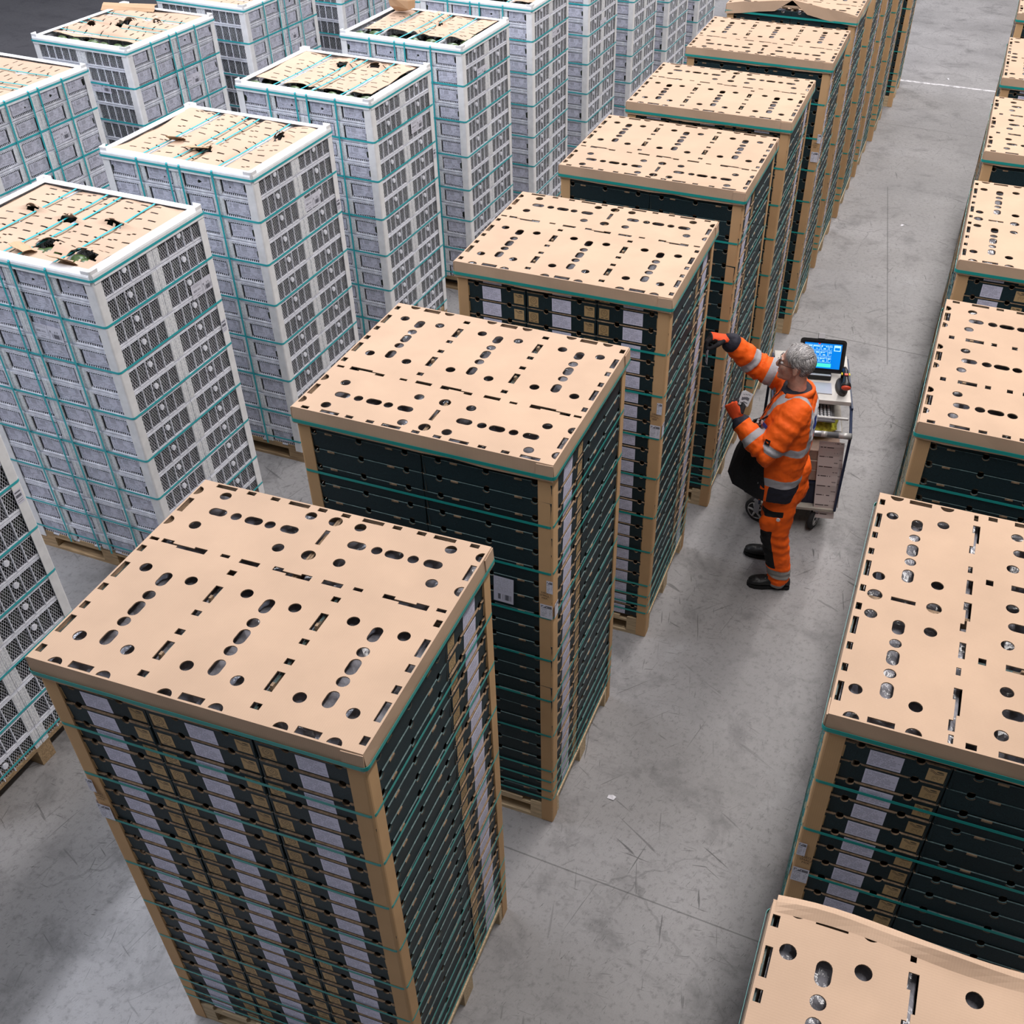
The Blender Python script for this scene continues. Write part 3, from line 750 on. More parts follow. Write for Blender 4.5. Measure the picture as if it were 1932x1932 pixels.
def crate_stack(label, x, y, yaw, rot, faces, seed, sheet=(-.55, .55, -.45, .45), amp=.02, tears=(), flaps=(), low=False):
    rz = rot*math.pi/2+yaw
    t = thing('crate_stack', label, 'crate stack', (x, y, 0), rz, 'stacks of white mesh crates')
    pallet_base(t, True); rr = random.Random(seed)
    for k in range(CN):
        z_ = CZ0+k*CP
        for ix in range(4):
            for iy in range(2):
                vis = k == CN-1 or ('front' in faces and iy == 0) or ('right' in faces and ix == 3) or ('left' in faces and ix == 0) or ('back' in faces and iy == 1)
                if not vis: continue
                o = obj('crate', CRATE, t, (-.45+.3*ix+rr.uniform(-.0015, .0015), -.25+.5*iy+rr.uniform(-.0015, .0015), z_), rr.uniform(-.004, .004))
                if iy == 0 and 'front' in faces:
                    obj('card', CARD, o, (rr.uniform(-.004, .004), 0, 0), rot=(0, rr.gauss(0, .035), 0))
    f = obj('fruit_fill', FILL, t); f['kind'] = 'stuff'; f['label'] = 'dark green fruit packed inside the crates'
    for sx, sy, a in ((-1, -1, 0), (1, -1, math.pi/2), (1, 1, math.pi), (-1, 1, -math.pi/2)):
        obj('corner_post', WPOST, t, (sx*.606, sy*.506, 0), a)
    obj('top_edge_board', TF12, t, (0, -.508, 2.314)); obj('top_edge_board', TF12, t, (0, .508, 2.314), math.pi)
    obj('top_edge_board', TF10, t, (.608, 0, 2.314), math.pi/2); obj('top_edge_board', TF10, t, (-.608, 0, 2.314), -math.pi/2)
    obj('strap', WSTRAP_TOP, t, (0, 0, 2.282))
    for z_ in (2.0, 1.69, 1.375, 1.065, .755, .445, .20): obj('strap', WSTRAP, t, (0, 0, z_+rr.uniform(-.01, .01)))
    for x_ in (-.30, -.055, .045, .30): obj('strap', VSTRAP, t, (x_+rr.uniform(-.004, .004), 0, 0))
    s_ = obj('cover_sheet', sheet_mesh(seed, *sheet, amp, tears), t); s_['label'] = 'torn slotted kraft cover sheet'
    md = s_.modifiers.new('thick', 'SOLIDIFY'); md.thickness = .003
    for (fx, fy, fa, w_, l, bd) in flaps:
        obj('torn_flap', flap_mesh(w_, l, bd, seed), t, (fx, fy, 2.305), fa)
    return t
def ws(label, xr, y0, yaw, seed, **k): return crate_stack(label, xr-.607, y0+.507, yaw, 0, k.pop('faces', ('front', 'right')), seed, **k)
WX = ws('white crate stack at the open end of the inner crate row', -1.66, -1.08, -.02, 21)
W0 = ws('white crate stack beside the tray stack with three label columns', -1.66, .52, -.02, 1)
W1 = ws('white crate stack with two kraft flaps torn up from its cover sheet', -1.795, 2.555, -.028, 2, amp=.012,
        tears=((.13, -.30, .075, .05), (.40, -.33, .10, .05), (-.02, .05, .055, .018), (.28, .10, .06, .018), (-.33, .10, .05, .014)), flaps=((.05, -.33, -.35, .17, .10, 1.0), (.37, -.40, -.1, .15, .11, .4), (-.27, -.27, -.3, .13, .09, .7)))
W2 = ws('white crate stack with a rumpled cover sheet, second in its row after the torn-flap stack', -1.765, 4.105, -.022, 3, amp=.030,
        tears=((.06, -.22, .05, .035), (.38, .18, .05, .03)), flaps=((0, -.2, .2, .16, .09, .8), (-.25, -.12, .1, .14, .08, .5)))
W3 = ws('white crate stack with its cover sheet slid back from a row of green fruit', -1.725, 5.69, -.03, 4, sheet=(-.55, .50, -.30, .47), amp=.026, tears=((-.05, .2, .05, .03), (.2, .3, .06, .03)))
W4 = ws('white crate stack with a crumpled cardboard piece standing on its cover sheet', -1.65, 7.24, -.03, 5, sheet=(-.52, .52, -.22, .50), amp=.032, tears=((.1, .1, .04, .02),))
W5 = ws('white crate stack right behind the one with the crumpled cardboard', -1.59, 8.75, -.02, 6, sheet=(-.5, .55, -.3, .46), amp=.03)
W6 = ws('second white crate stack behind the one with the crumpled cardboard', -1.53, 10.3, -.02, 7)
W7 = ws('third white crate stack behind the one with the crumpled cardboard', -1.47, 11.85, -.02, 8)
W8 = ws('fourth white crate stack behind the one with the crumpled cardboard', -1.42, 13.35, -.02, 9)
W9 = ws('last white crate stack of its row, deep in the hall', -1.37, 14.9, -.02, 10)
def pl(label, xl, y0, yaw, seed, **k): return crate_stack(label, xl+.507, y0+.607, yaw, 1, ('front', 'left'), seed, **k)
P1 = pl('white crate stack in front of the one with a split cover sheet', -5.31, 4.42, -.05, 11, amp=.015)
P2 = pl('white crate stack with a split cover sheet and green fruit peeping out', -5.25, 6.11, -.04, 12, sheet=(-.40, .56, -.46, .47), amp=.032, tears=((.05, .02, .13, .022), (.2, -.2, .05, .02), (-.15, .22, .04, .03)), flaps=((.42, .32, 1.9, .5, .12, .9),))
P3 = pl('white crate stack right behind the one with the split cover sheet', -5.10, 7.66, -.04, 13, amp=.02)
P4 = pl('white crate stack farther back behind the split-sheet stack', -4.98, 9.25, -.03, 14, amp=.02)
P5 = pl('white crate stack in the rear corner of the outer crate row', -4.86, 10.85, -.03, 15, amp=.02)
bpy.context.view_layer.update()
# big barcode labels on crates (stack-local: 'r' = long lattice side at +x, 'l' at -x, 'f' = card ends at -y)
SIZE_T = text_mesh('SIZE 14 S', .0175, simple('label_black', (.04, .04, .05), .6))
HP = math.pi/2
def crate_label(st, face, u, z, tilt=.0):
    loc, rz = {'r': ((.6035, u, z), HP), 'l': ((-.6035, -u, z), -HP), 'f': ((u, -.5045, z), 0)}[face]
    o = obj('barcode_label', flat(.205, .095, M['crate_lbl']), st, loc, rot=(0, tilt, rz))
    obj('print', SIZE_T, o, (-.052, -.0012, .0), rot=(math.pi/2, 0, 0)); return o
def post_code(st, z): obj('barcode_sticker', flat(.085, .05, M['barcode']), st, (.6075, .463, z), rot=(0, HP, HP))
crate_label(W1, 'r', .345, 1.855); crate_label(W2, 'r', .14, 1.90, .02); crate_label(W3, 'r', .20, 1.93); crate_label(W4, 'r', -.12, 2.02); crate_label(W5, 'r', .14, 1.95, -.02); crate_label(W6, 'r', 0, 1.7)
crate_label(W1, 'f', .15, 1.87, .03); crate_label(P2, 'l', .13, 1.97); crate_label(P4, 'l', 0, 2.0); crate_label(P2, 'f', .15, 1.87); crate_label(P1, 'f', .14, 1.9, -.03); crate_label(P3, 'f', .1, 1.9)
post_code(W0, 1.60); post_code(W1, 1.52); post_code(W2, 1.75); post_code(W3, 1.6)
# crumpled cardboard standing on W4
def crumple(seed, sx, sy, sz):
    b_ = MB(); b_.ell((0, 0, 0), (sx, sy, sz), 0, 9, 6)
    b_.v = [tuple(Vector(v_)*(1+.28*noise.noise(Vector(v_)*9+Vector((seed, 0, 0))))) for v_ in b_.v]
    return b_.mesh('cardboard_piece', [M['torn']])
o = obj('cardboard_piece', crumple(3, .17, .10, .12), None, (-2.65, 8.08, 2.445), -.3); tag(o, 'crumpled brown cardboard piece standing on a white crate stack', 'cardboard')
# loose green fruit showing in the open crates
def fruit_mesh(seed):
    b_ = MB(); b_.ell((0, 0, 0), (.068, .046, .043), 0, 14, 9)
    b_.v = [(x_*(1+.0), y_*(1+.9*x_), z_*(1+.9*x_)) for x_, y_, z_ in b_.v]
    b_.tube([(-.066, 0, 0), (-.075, .002, .004)], .004, 6, 1); return b_.mesh('green_fruit', [M['fruit'], M['stem']], True)
FR = fruit_mesh(1); frr = random.Random(9)
def fruits(st, where, pts):
    for p in pts:
        q = st.matrix_world @ Vector((p[0], p[1], 2.262))
        o = obj('green_fruit', FR, None, q, frr.uniform(-.6, .6)+st.rotation_euler.z); tag(o, 'glossy green fruit lying '+where, 'fruit', 'loose fruit '+where)
        o.scale = (1.05,)*3
fruits(W3, 'in the open crate edge of the slid-back cover sheet stack', [(-.50, -.39), (-.36, -.41), (-.14, -.38), (.02, -.40), (.20, -.385), (.36, -.40), (.49, -.37)])
fruits(W4, 'in the open crates under the crumpled cardboard stack', [(-.48, -.36), (-.36, -.30), (-.14, -.37), (.06, -.35), (.22, -.33), (.44, -.36), (.52, -.20), (.50, -.05)])
fruits(W5, 'in the open crates behind the crumpled cardboard stack', [(-.4, -.38), (-.2, -.40), (.05, -.38), (.3, -.4)])
fruits(W1, 'under the torn flaps of a cover sheet', [(.14, -.30), (.09, -.33), (.42, -.35), (.36, -.31)])
fruits(P2, 'along the edge of the split cover sheet', [(-.48, .30), (-.49, .16), (-.47, -.02), (-.49, -.16), (-.48, -.30), (-.47, -.40)])
# ------------------------------------------------------------------ the worker
PO = Vector((1.95, 4.07, 0))
def remesh(mb, voxel, it=6, fac=.5):
    me = mb.mesh('tmp', []); t = bpy.data.objects.new('tmp', me); COL.objects.link(t)
    r = t.modifiers.new('r', 'REMESH'); r.mode = 'VOXEL'; r.voxel_size = voxel; r.use_smooth_shade = True
    s_ = t.modifiers.new('s', 'SMOOTH'); s_.iterations = it; s_.factor = fac
    out = bpy.data.meshes.new_from_object(t.evaluated_get(bpy.context.evaluated_depsgraph_get()))
    bpy.data.objects.remove(t); bpy.data.meshes.remove(me); out.materials.clear()
    out.polygons.foreach_set('use_smooth', [True]*len(out.polygons)); return out
def wrinkle(me, f):
    me.update(); N = [v_.normal.copy() for v_ in me.vertices]
    for v_, n in zip(me.vertices, N): v_.co = v_.co+n*f(v_.co, n)
    me.update()
def attr(me, name, f):
    a = me.attributes.new(name, 'FLOAT', 'POINT'); a.data.foreach_set('value', [f(v_.co, v_.normal) for v_ in me.vertices])
def localise(me):
    for v_ in me.vertices: v_.co = v_.co-PO
    me.update(); return me
def limb(mb, pts, n=18):
    pts = [(Vector(p), r) for p, r in pts]; rings = []
    for i, (p, r) in enumerate(pts):
        d = (pts[min(i+1, len(pts)-1)][0]-pts[max(i-1, 0)][0]).normalized()
        a = Vector((0, 1, 0)) if abs(d.y) < .8 else Vector((1, 0, 0))
        u = (a-d*a.dot(d)).normalized(); v_ = d.cross(u); rr = r if isinstance(r, tuple) else (r, r)
        rings.append((p, u*rr[0], v_*rr[1]))
    mb.loft(rings, 0, n)
    for p, r in (pts[0], pts[-1]):
        rr = max(r) if isinstance(r, tuple) else r
        mb.ell(p, (rr*.96,)*3, 0, 12, 8)
def seg_t(p, a, b_):
    ab = b_-a; t = max(0, min(1, (p-a).dot(ab)/ab.dot(ab))); return t, (p-(a+ab*t)).length
def amat(name, cols, rough, fn=None, bs=120, bst=.25):
    """base colour plus attribute-thresholded regions [(attr, colour)]"""
    m, nt, b = base(name, rough, 0, .3); v = coords(nt)
    n = tex(nt, v, bs, 3); w_ = tex(nt, v, 9, 4, .6)
    c = mixc(nt, w_.ramp(.3, .7), tuple(q*.86 for q in cols[0]), cols[0])
    for at, col in cols[1:]:
        a = nt.nodes.new('ShaderNodeAttribute'); a.attribute_name = at
        c = mixc(nt, X(nt, a.outputs['Fac']).gt(0), c, col)
    setcol(nt, b, c); bump(nt, b, n*.3+w_, bst, .02); return m
ORANGE, NAVY, GREY, BLACK = (1.0, .135, .008), (.018, .018, .030), (.40, .39, .42), (.012, .012, .014)
SHL, ELL, WRL = Vector((1.975, 3.885, 1.455)), Vector((1.845, 3.775, 1.205)), Vector((1.640, 3.865, 1.350))
SHR, ELR, WRR = Vector((1.880, 4.255, 1.455)), Vector((1.645, 4.250, 1.530)), Vector((1.462, 4.150, 1.728))
NECK = Vector((1.935, 4.065, 1.50)); HC = Vector((1.908, 4.060, 1.700))
HIPL, KNL, ANL = Vector((1.965, 3.975, .86)), Vector((1.965, 3.945, .47)), Vector((2.055, 3.955, .10))
HIPR, KNR, ANR = Vector((1.955, 4.165, .86)), Vector((1.925, 4.21, .47)), Vector((1.965, 4.245, .10))
person = thing('person', 'worker in orange high-visibility clothes reaching up to a tray stack', 'person', PO)
# --- head frame
hf = Vector((-.975, .0, .06)).normalized(); hl_ = Vector((0, 0, 1)).cross(hf).normalized(); hu = hf.cross(hl_)
Hm = Matrix((hf, hl_, hu)).transposed()
def hp(f, l, u): return HC+hf*f+hl_*l+hu*u
# --- body: one continuous skin
b_ = MB()
b_.ell(hp(-.014, 0, .028), (.098, .078, .098), 0, 20, 14, Hm)
b_.ell(hp(.034, 0, -.030), (.060, .060, .088), 0, 16, 12, Hm)
b_.ell(hp(.042, 0, -.082), (.050, .050, .038), 0, 14, 10, Hm); b_.ell(hp(.078, 0, -.104), (.020, .024, .018), 0, 10, 8, Hm)
b_.tube([hp(.086, 0, .020), hp(.100, 0, -.006), hp(.112, 0, -.028)], [.009, .011, .013], 10)
b_.ell(hp(.104, 0, -.034), (.016, .018, .009), 0, 10, 8, Hm)
b_.ell(hp(.084, 0, .026), (.014, .050, .010), 0, 12, 8, Hm)
b_.ell(hp(.090, 0, -.063), (.012, .024, .007), 0, 10, 8, Hm); b_.ell(hp(.087, 0, -.077), (.012, .021, .007), 0, 10, 8, Hm)
for s_ in (-1, 1):
    b_.ell(hp(.060, s_*.034, -.026), (.028, .026, .026), 0, 10, 8, Hm)
    b_.ell(hp(-.012, s_*.081, -.006), (.019, .008, .034), 0, 10, 8, Hm); b_.ell(hp(-.008, s_*.084, -.030), (.010, .008, .012), 0, 8, 6, Hm)
b_.tube([hp(-.022, 0, -.05), hp(-.035, 0, -.13), NECK+Vector((.01, 0, -.05))], [.058, .058, .066], 16)
limb(b_, [(NECK+Vector((.01, 0, -.03)), (.09, .07)), (Vector((1.93, 4.07, 1.40)), (.17, .10)), (Vector((1.93, 4.07, 1.15)), (.155, .11)), (Vector((1.95, 4.07, .92)), (.16, .11))])
for a, e, w_ in ((SHL, ELL, WRL), (SHR, ELR, WRR)): limb(b_, [(a, .055), (a.lerp(e, .5), .048), (e, .04), (e.lerp(w_, .4), .042), (w_, .028)], 12)
for h_, k, a in ((HIPL, KNL, ANL), (HIPR, KNR, ANR)): limb(b_, [(h_, .082), (h_.lerp(k, .5), .075), (k, .056), (k.lerp(a, .35), .055), (a, .038)], 12)
body = remesh(b_, .0065, 3, .45)
body.materials.append(simple('weathered_skin', (.60, .345, .265), .5, ns=24, na=.16, spec=.35))
obj('body', localise(body), person)
# eyes
EYE = [simple('eye_white', (.7, .68, .66), .2), simple('eye_dark', (.03, .03, .03), .2)]
for s_ in (-1, 1):
    b_ = MB(); b_.ell(hp(.080, s_*.032, .004)-PO, (.011, .013, .008), 0, 10, 8, Hm); b_.ell(hp(.088, s_*.032, .004)-PO, (.005, .005, .005), 1, 8, 6, Hm); obj('eye', b_.mesh('eye', EYE, True), person)
# hair: cap plus combed locks
hair_m = [simple('grey_hair', (.36, .34, .34), .45, ns=90, na=.3), simple('light_grey_hair', (.62, .59, .58), .4), simple('dark_grey_hair', (.15, .14, .14), .5)]
hr = random.Random(4); b_ = MB()
RC = Vector((-.014, 0, .028)); RR = (.1005, .0815, .1015)
def hairline(f, l, u):
    if u > .062: return f < .052+.012*math.sin(l*60)
    if abs(l) > .05 and f > -.040 and u < .022: return False
    if u > -.005: return f < .022-.4*max(0, .02-u)
    if u > -.055: return f < -.030
    return f < -.055 and u > -.085
def skull(th, ph): return Vector((RR[0]*math.sin(ph)*math.cos(th), RR[1]*math.sin(ph)*math.sin(th), RR[2]*math.cos(ph)))+RC
nu, nv = 40, 26; V = {}; VL = []; F = []
for i in range(nv+1):
    for k in range(nu):
        q = skull(2*math.pi*k/nu, math.pi*i/nv*.86); V[(i, k)] = len(VL); VL.append(hp(*q)-PO)
for i in range(nv):
    for k in range(nu):
        q = skull(2*math.pi*(k+.5)/nu, math.pi*(i+.5)/nv*.86)
        if hairline(*q): F.append((V[(i, k)], V[(i+1, k)], V[(i+1, (k+1) % nu)], V[(i, (k+1) % nu)]))
b_.add(VL, F, 0)
cnt = 0
while cnt < 4200:
    z_ = hr.uniform(-.75, 1); th = hr.uniform(0, 2*math.pi); q = skull(th, math.acos(max(-1, min(1, z_))))
    if not hairline(*q): continue
    cnt += 1
    n = Vector(((q.x-RC.x)/RR[0]**2, q.y/RR[1]**2, (q.z-RC.z)/RR[2]**2)).normalized()
    # combing: forward over the top, back and down on the sides and nape
    if q.z > .085: flow = Vector((.55+hr.uniform(-.2, .2), (.9 if q.y > -.015 else -.7)+hr.uniform(-.25, .25), 0))
    elif q.z > .05: flow = Vector((-.35+hr.uniform(-.3, .3), .2*(1 if q.y > 0 else -1), -.7))
    else: flow = Vector((-.75+hr.uniform(-.25, .25), 0, -.7))
    d = (flow-n*flow.dot(n)).normalized(); L_ = hr.uniform(.028, .060)*(1.0 if q.z > .05 else .7); sd = n.cross(d)*hr.uniform(.0009, .0022)
    lift = hr.uniform(.001, .0085)
    P = []
    for k in range(4):
        t = k/3; c_ = q+d*L_*t+n*(lift*math.sin(t*math.pi*.8)+.001-.5*(L_*t)**2/.09); wv = sd*(1-.8*t)
        P += [hp(*(c_-wv))-PO, hp(*(c_+wv))-PO]
    mi = hr.choices((0, 1, 2), (5, 6 if q.z > .06 else 3, 1 if q.z > .06 else 3))[0]
    b_.add(P, [(0, 1, 3, 2), (2, 3, 5, 4), (4, 5, 7, 6)], mi)
for s_ in (-1, 1): b_.ell(hp(.090, s_*.030, .030)-PO, (.006, .018, .004), 2, 8, 6, Hm)
obj('hair', b_.mesh('hair', hair_m, True), person)
# glasses
gm = [simple('dark_glasses_frame', (.03, .025, .03), .3), simple('lens', (.5, .55, .6), .05)]
b_ = MB(); rel = lambda *a: hp(*a)-PO
for s_ in (-1, 1):
    R_ = [rel(.104-.25*abs(y_-.032), s_*y_, z_) for y_, z_ in ((.012, .012), (.030, .017), (.054, .014), (.056, -.006), (.035, -.016), (.014, -.010), (.012, .012))]
    b_.tube(R_, .0016, 6); b_.tube([rel(.096, s_*.056, .010), rel(.05, s_*.074, .010), rel(-.012, s_*.084, .014), rel(-.028, s_*.084, -.004)], .0019, 6)
b_.tube([rel(.108, -.012, .008), rel(.113, 0, .010), rel(.108, .012, .008)], .0016, 6)
obj('glasses', b_.mesh('glasses', gm), person)
# --- jacket
b_ = MB()
def torso(z_, cx, rx, ry, cy=4.07, tilt=0): return (Vector((cx, cy, z_)), Vector((rx, 0, -tilt*rx)), Vector((0, ry, 0)))
b_.loft([torso(.800, 1.878, .190, .242, tilt=.10), torso(.815, 1.878, .197, .246, tilt=.10), torso(.93, 1.880, .197, .246, tilt=.06), torso(1.05, 1.890, .192, .242, tilt=.03), torso(1.16, 1.902, .187, .238), torso(1.30, 1.925, .165, .238),
         torso(1.40, 1.940, .142, .232), torso(1.47, 1.945, .115, .190), torso(1.515, 1.945, .098, .115), torso(1.545, 1.940, .088, .088)], 0, 40, True, 3.0)
limb(b_, [(SHL+Vector((0, .04, .0)), .098), (SHL.lerp(ELL, .35), .092), (SHL.lerp(ELL, .75), .086), (ELL, .084), (ELL.lerp(WRL, .3), .080), (ELL.lerp(WRL, .65), .070), (ELL.lerp(WRL, .95), .058)])
limb(b_, [(SHR+Vector((.03, -.04, 0)), .098), (SHR.lerp(ELR, .4), .092), (ELR, .084), (ELR.lerp(WRR, .35), .078), (ELR.lerp(WRR, .7), .068), (ELR.lerp(WRR, .93), .060)])
jk = remesh(b_, .0095, 3, .5)
def which(p):
    """part and parameter: ('L'|'R', metres along the sleeve) or ('T', z)"""
    best = ('T', p.z, 9)
    for nm, a, e, w_ in (('L', SHL, ELL, WRL), ('R', SHR, ELR, WRR)):
        t1, d1 = seg_t(p, a, e); t2, d2 = seg_t(p, e, w_)
        l1, l2 = (e-a).length, (w_-e).length
        d, s_ = (d1, t1*l1) if d1 < d2 else (d2, l1+t2*l2)
        if d < best[2]: best = (nm, s_, d)
    tx = ((p.x-1.92)/.21)**2+((p.y-4.07)/.24)**2
    if best[0] != 'T' and (best[2] < .112) and not (best[1] < .09 and tx < .8): return best[0], best[1]
    return 'T', p.z
LL, LR = (ELL-SHL).length, (ELR-SHR).length
def f_wr(p, n):
    k, s_ = which(p)
    a = .0055*noise.noise(Vector((p.x*16, p.y*16, p.z*24)))+.0035*noise.noise(p*46)
    if k == 'L': a += .007*math.exp(-((s_-LL)/.07)**2)*math.sin(s_*150)+.003*math.sin(s_*95)
    if k == 'R': a += .006*math.exp(-((s_-LR)/.06)**2)*math.sin(s_*150)+.003*math.sin(s_*90)
    return a
wrinkle(jk, f_wr)
def f_refl(p, n):
    k, s_ = which(p)
    if k == 'L': return max(.027-abs(s_-(LL-.045)), .024-abs(s_-(LL+.13)))
    if k == 'R': return max(.027-abs(s_-(LR+.075)), .027-abs(s_-(LR-.105)))
    hz = p.z+.10*(p.x-1.9)
    v_ = max(.030-abs(hz-.955), .028-abs(p.z+.25*(p.x-2.0)-1.195) if p.x > 1.86 else -1)
    if p.z > 1.185: v_ = max(v_, .027-abs(abs(p.y-4.07)-.118))
    return v_
def f_navy(p, n):
    k, s_ = which(p)
    if k == 'L': return s_-(LL+.240)
    if k == 'R': return s_-(LR+.235)
    hz = p.z+.10*(p.x-1.9); v_ = .925-hz
    patch = min(.03-abs(p.x-1.865), 4.0-p.y)
    if patch > 0: v_ = -patch
    front = min(1.76-p.x+.10*(p.z-.9)-.35*max(0, p.z-1.08), 1.17-p.z)
    zipp = .012-abs(p.y-4.065) if p.x < 1.9 and p.z > 1.1 else -1
    coll = min(p.z-1.518, .105-math.hypot(p.x-1.94, p.y-4.065))
    return max(v_, front, zipp, coll)
attr(jk, 'print', lambda p, n: min(p.x-1.98, .115-abs(p.y-4.07), .10-abs(p.z-1.33)))
attr(jk, 'logo', lambda p, n: min(p.x-1.98, .05-abs(p.y-4.05), .05-abs(p.z-1.33)))
attr(jk, 'refl', f_refl); attr(jk, 'navy', f_navy)
jk.materials.append(amat('hi_vis_jacket_cloth', [ORANGE, ('refl', GREY), ('navy', NAVY), ('print', (.70, .69, .74)), ('logo', (.03, .06, .30))], .7))
obj('jacket', localise(jk), person)['label'] = 'orange high-visibility jacket with grey reflective bands and navy hem'
# open black front of the jacket, hanging away from the body
b_ = MB(); rows = 7
bot = [(1.868, 3.818, .812), (1.77, 3.824, .835), (1.665, 3.860, .862), (1.603, 3.945, .890), (1.590, 4.06, .900), (1.612, 4.19, .895), (1.70, 4.29, .87)]
top = [(1.835, 3.838, 1.13), (1.775, 3.846, 1.15), (1.715, 3.880, 1.17), (1.688, 3.955, 1.18), (1.680, 4.06, 1.18), (1.690, 4.18, 1.17), (1.74, 4.26, 1.15)]
V = []
for r in range(rows+1):
    t = r/rows
    for k in range(len(bot)):
        p = Vector(bot[k]).lerp(Vector(top[k]), t); p.x += .012*math.sin(t*5+k*2.1)*(1-t); p.y += .006*math.sin(t*7+k); V.append(p-PO)
n = len(bot); b_.add(V, [(r*n+k, r*n+k+1, (r+1)*n+k+1, (r+1)*n+k) for r in range(rows) for k in range(n-1)])
o = obj('jacket_front', b_.mesh('jacket_front', [simple('black_jacket_front', (.010, .010, .013), .8, ns=90, na=.3)], False), person); md = o.modifiers.new('s', 'SOLIDIFY'); md.thickness = .010; md.offset = 0
# collar, white back print, zip, strap, radio, badges
CL_M = [simple('orange_cloth', ORANGE, .7, ns=30, na=.1), simple('navy_cloth', NAVY, .8), simple('grey_reflective', GREY, .4), simple('white_print', (.75, .74, .78), .5), simple('blue_print', (.03, .06, .30), .5), simple('black_plastic', (.015, .015, .017), .3), simple('silver_metal', (.6, .6, .62), .25, .9)]
b_ = MB(); n = 22; VA = []
for k in range(n+1):
    a = math.radians(-205+k*230/n)      # opening towards the front
    ca, sa = math.cos(a+math.radians(90)), math.sin(a+math.radians(90))
    for r, z_ in ((.086, 1.50), (.102, 1.545), (.116, 1.525), (.118, 1.50)): VA.append(Vector((1.935-r*ca*-1*1.02, 4.065+r*sa*1.0, z_+.018*ca)))
b_.add([v_-PO for v_ in VA], [(i*4+k, i*4+k+1, (i+1)*4+k+1, (i+1)*4+k) for i in range(n) for k in range(3)], 0)
cm = b_.mesh('collar', CL_M, True); o = obj('collar', cm, person); md = o.modifiers.new('s', 'SOLIDIFY'); md.thickness = .006
b_ = MB()
P = [Vector((2.0, 3.975, 1.512)), Vector((1.95, 3.945, 1.478)), Vector((1.88, 3.925, 1.42)), Vector((1.805, 3.935, 1.36)), Vector((1.765, 3.955, 1.31))]
b_.tube([p+Vector((-.01, -.012, .012))-PO for p in P], .0055, 8, 5); obj('lanyard', b_.mesh('lanyard', CL_M), person)
b_ = MB(); c_ = Vector((1.735, 3.955, 1.235))-PO; tl = Matrix.Rotation(.25, 3, 'Y')
b_.box((0, 0, 0), (.035, .06, .13), 5); b_.box((-.001, 0, .072), (.028, .05, .014), 6); b_.tube([(.005, -.018, .075), (.005, -.018, .105)], .006, 8, 5); b_.box((-.019, 0, .02), (.003, .045, .05), 6)
b_.v = [tuple(tl @ Vector(v_)+c_) for v_ in b_.v]; obj('pocket_radio', b_.mesh('pocket_radio', CL_M), person)
def patch_on(name, p, w_, h, nrm, mi, up=(0, 0, 1)):
    nrm = Vector(nrm).normalized(); up = Vector(up); u = up.cross(nrm).normalized(); v_ = nrm.cross(u); c_ = Vector(p)-PO
    b_ = MB(); b_.box((0, 0, 0), (w_, h, .003), mi); b_.v = [tuple(c_+u*q[0]+v_*q[1]+nrm*q[2]) for q in b_.v]
    return obj(name, b_.mesh(name, CL_M), person)
patch_on('sleeve_badge', SHL.lerp(ELL, .62)+Vector((-.045, -.082, .018)), .034, .034, (-.35, -.9, .28), 5)
patch_on('chest_badge', (1.80, 3.885, 1.335), .05, .022, (-.75, -.6, .25), 4); patch_on('name_tag', (1.775, 3.92, 1.335), .02, .02, (-.75, -.6, .25), 3)
# --- trousers
b_ = MB()
limb(b_, [(Vector((1.955, 4.07, .93)), (.175, .13)), (Vector((1.955, 4.07, .80)), (.180, .128))])
limb(b_, [(HIPL, .112), (HIPL.lerp(KNL, .5), (.100, .112)), (KNL, (.088, .096)), (KNL.lerp(ANL, .5), (.080, .088)), (ANL+Vector((-.01, 0, .02)), (.072, .080)), (ANL+Vector((-.015, 0, -.025)), (.068, .078))])
limb(b_, [(HIPR, .110), (HIPR.lerp(KNR, .5), .098), (KNR, .086), (KNR.lerp(ANR, .5), .080), (ANR+Vector((-.01, 0, .02)), .074), (ANR+Vector((-.015, 0, -.025)), .070)])
b_.ell((1.93, 3.872, .60), (.075, .030, .085), 0, 12, 8)
tr = remesh(b_, .0095, 4, .5)
wrinkle(tr, lambda p, n: .006*noise.noise(Vector((p.x*14, p.y*14, p.z*20)))+.0035*noise.noise(p*44)+.004*math.exp(-((p.z-.42)/.10)**2)*math.sin(p.z*95+p.x*30)+.004*math.exp(-((p.z-.13)/.06)**2)*math.sin(p.z*160))
def axis_x(p):
    h_, k, a = (HIPL, KNL, ANL) if p.y < 4.09 else (HIPR, KNR, ANR)
    return h_.lerp(k, (h_.z-p.z)/(h_.z-k.z)).x if p.z > k.z else k.lerp(a, min(1, (k.z-p.z)/(k.z-a.z))).x
attr(tr, 'knee', lambda p, n: max(min(axis_x(p)-.008-p.x, .545-p.z, p.z-.215), min(.022-abs(p.z-.685-.06*(p.x-1.9)), 3.93-p.y, .085-abs(p.x-1.925))))
attr(tr, 'refl', lambda p, n: max(.036-abs(p.z-.165+.12*(p.x-2.0)), .030-p.z+.03))
tr.materials.append(amat('hi_vis_trouser_cloth', [ORANGE, ('refl', (.30, .285, .27)), ('knee', BLACK)], .75))
obj('trousers', localise(tr), person)['label'] = 'orange work trousers with black knee panels'
b_ = MB(); b_.loft([((1.985, 3.838, .672), (.013, 0, 0), (0, 0, .013)), ((1.985, 3.832, .672), (.013, 0, 0), (0, 0, .013))], 3, 14); b_.v = [tuple(Vector(v_)-PO) for v_ in b_.v]; obj('pocket_button', b_.mesh('pocket_button', CL_M), person)
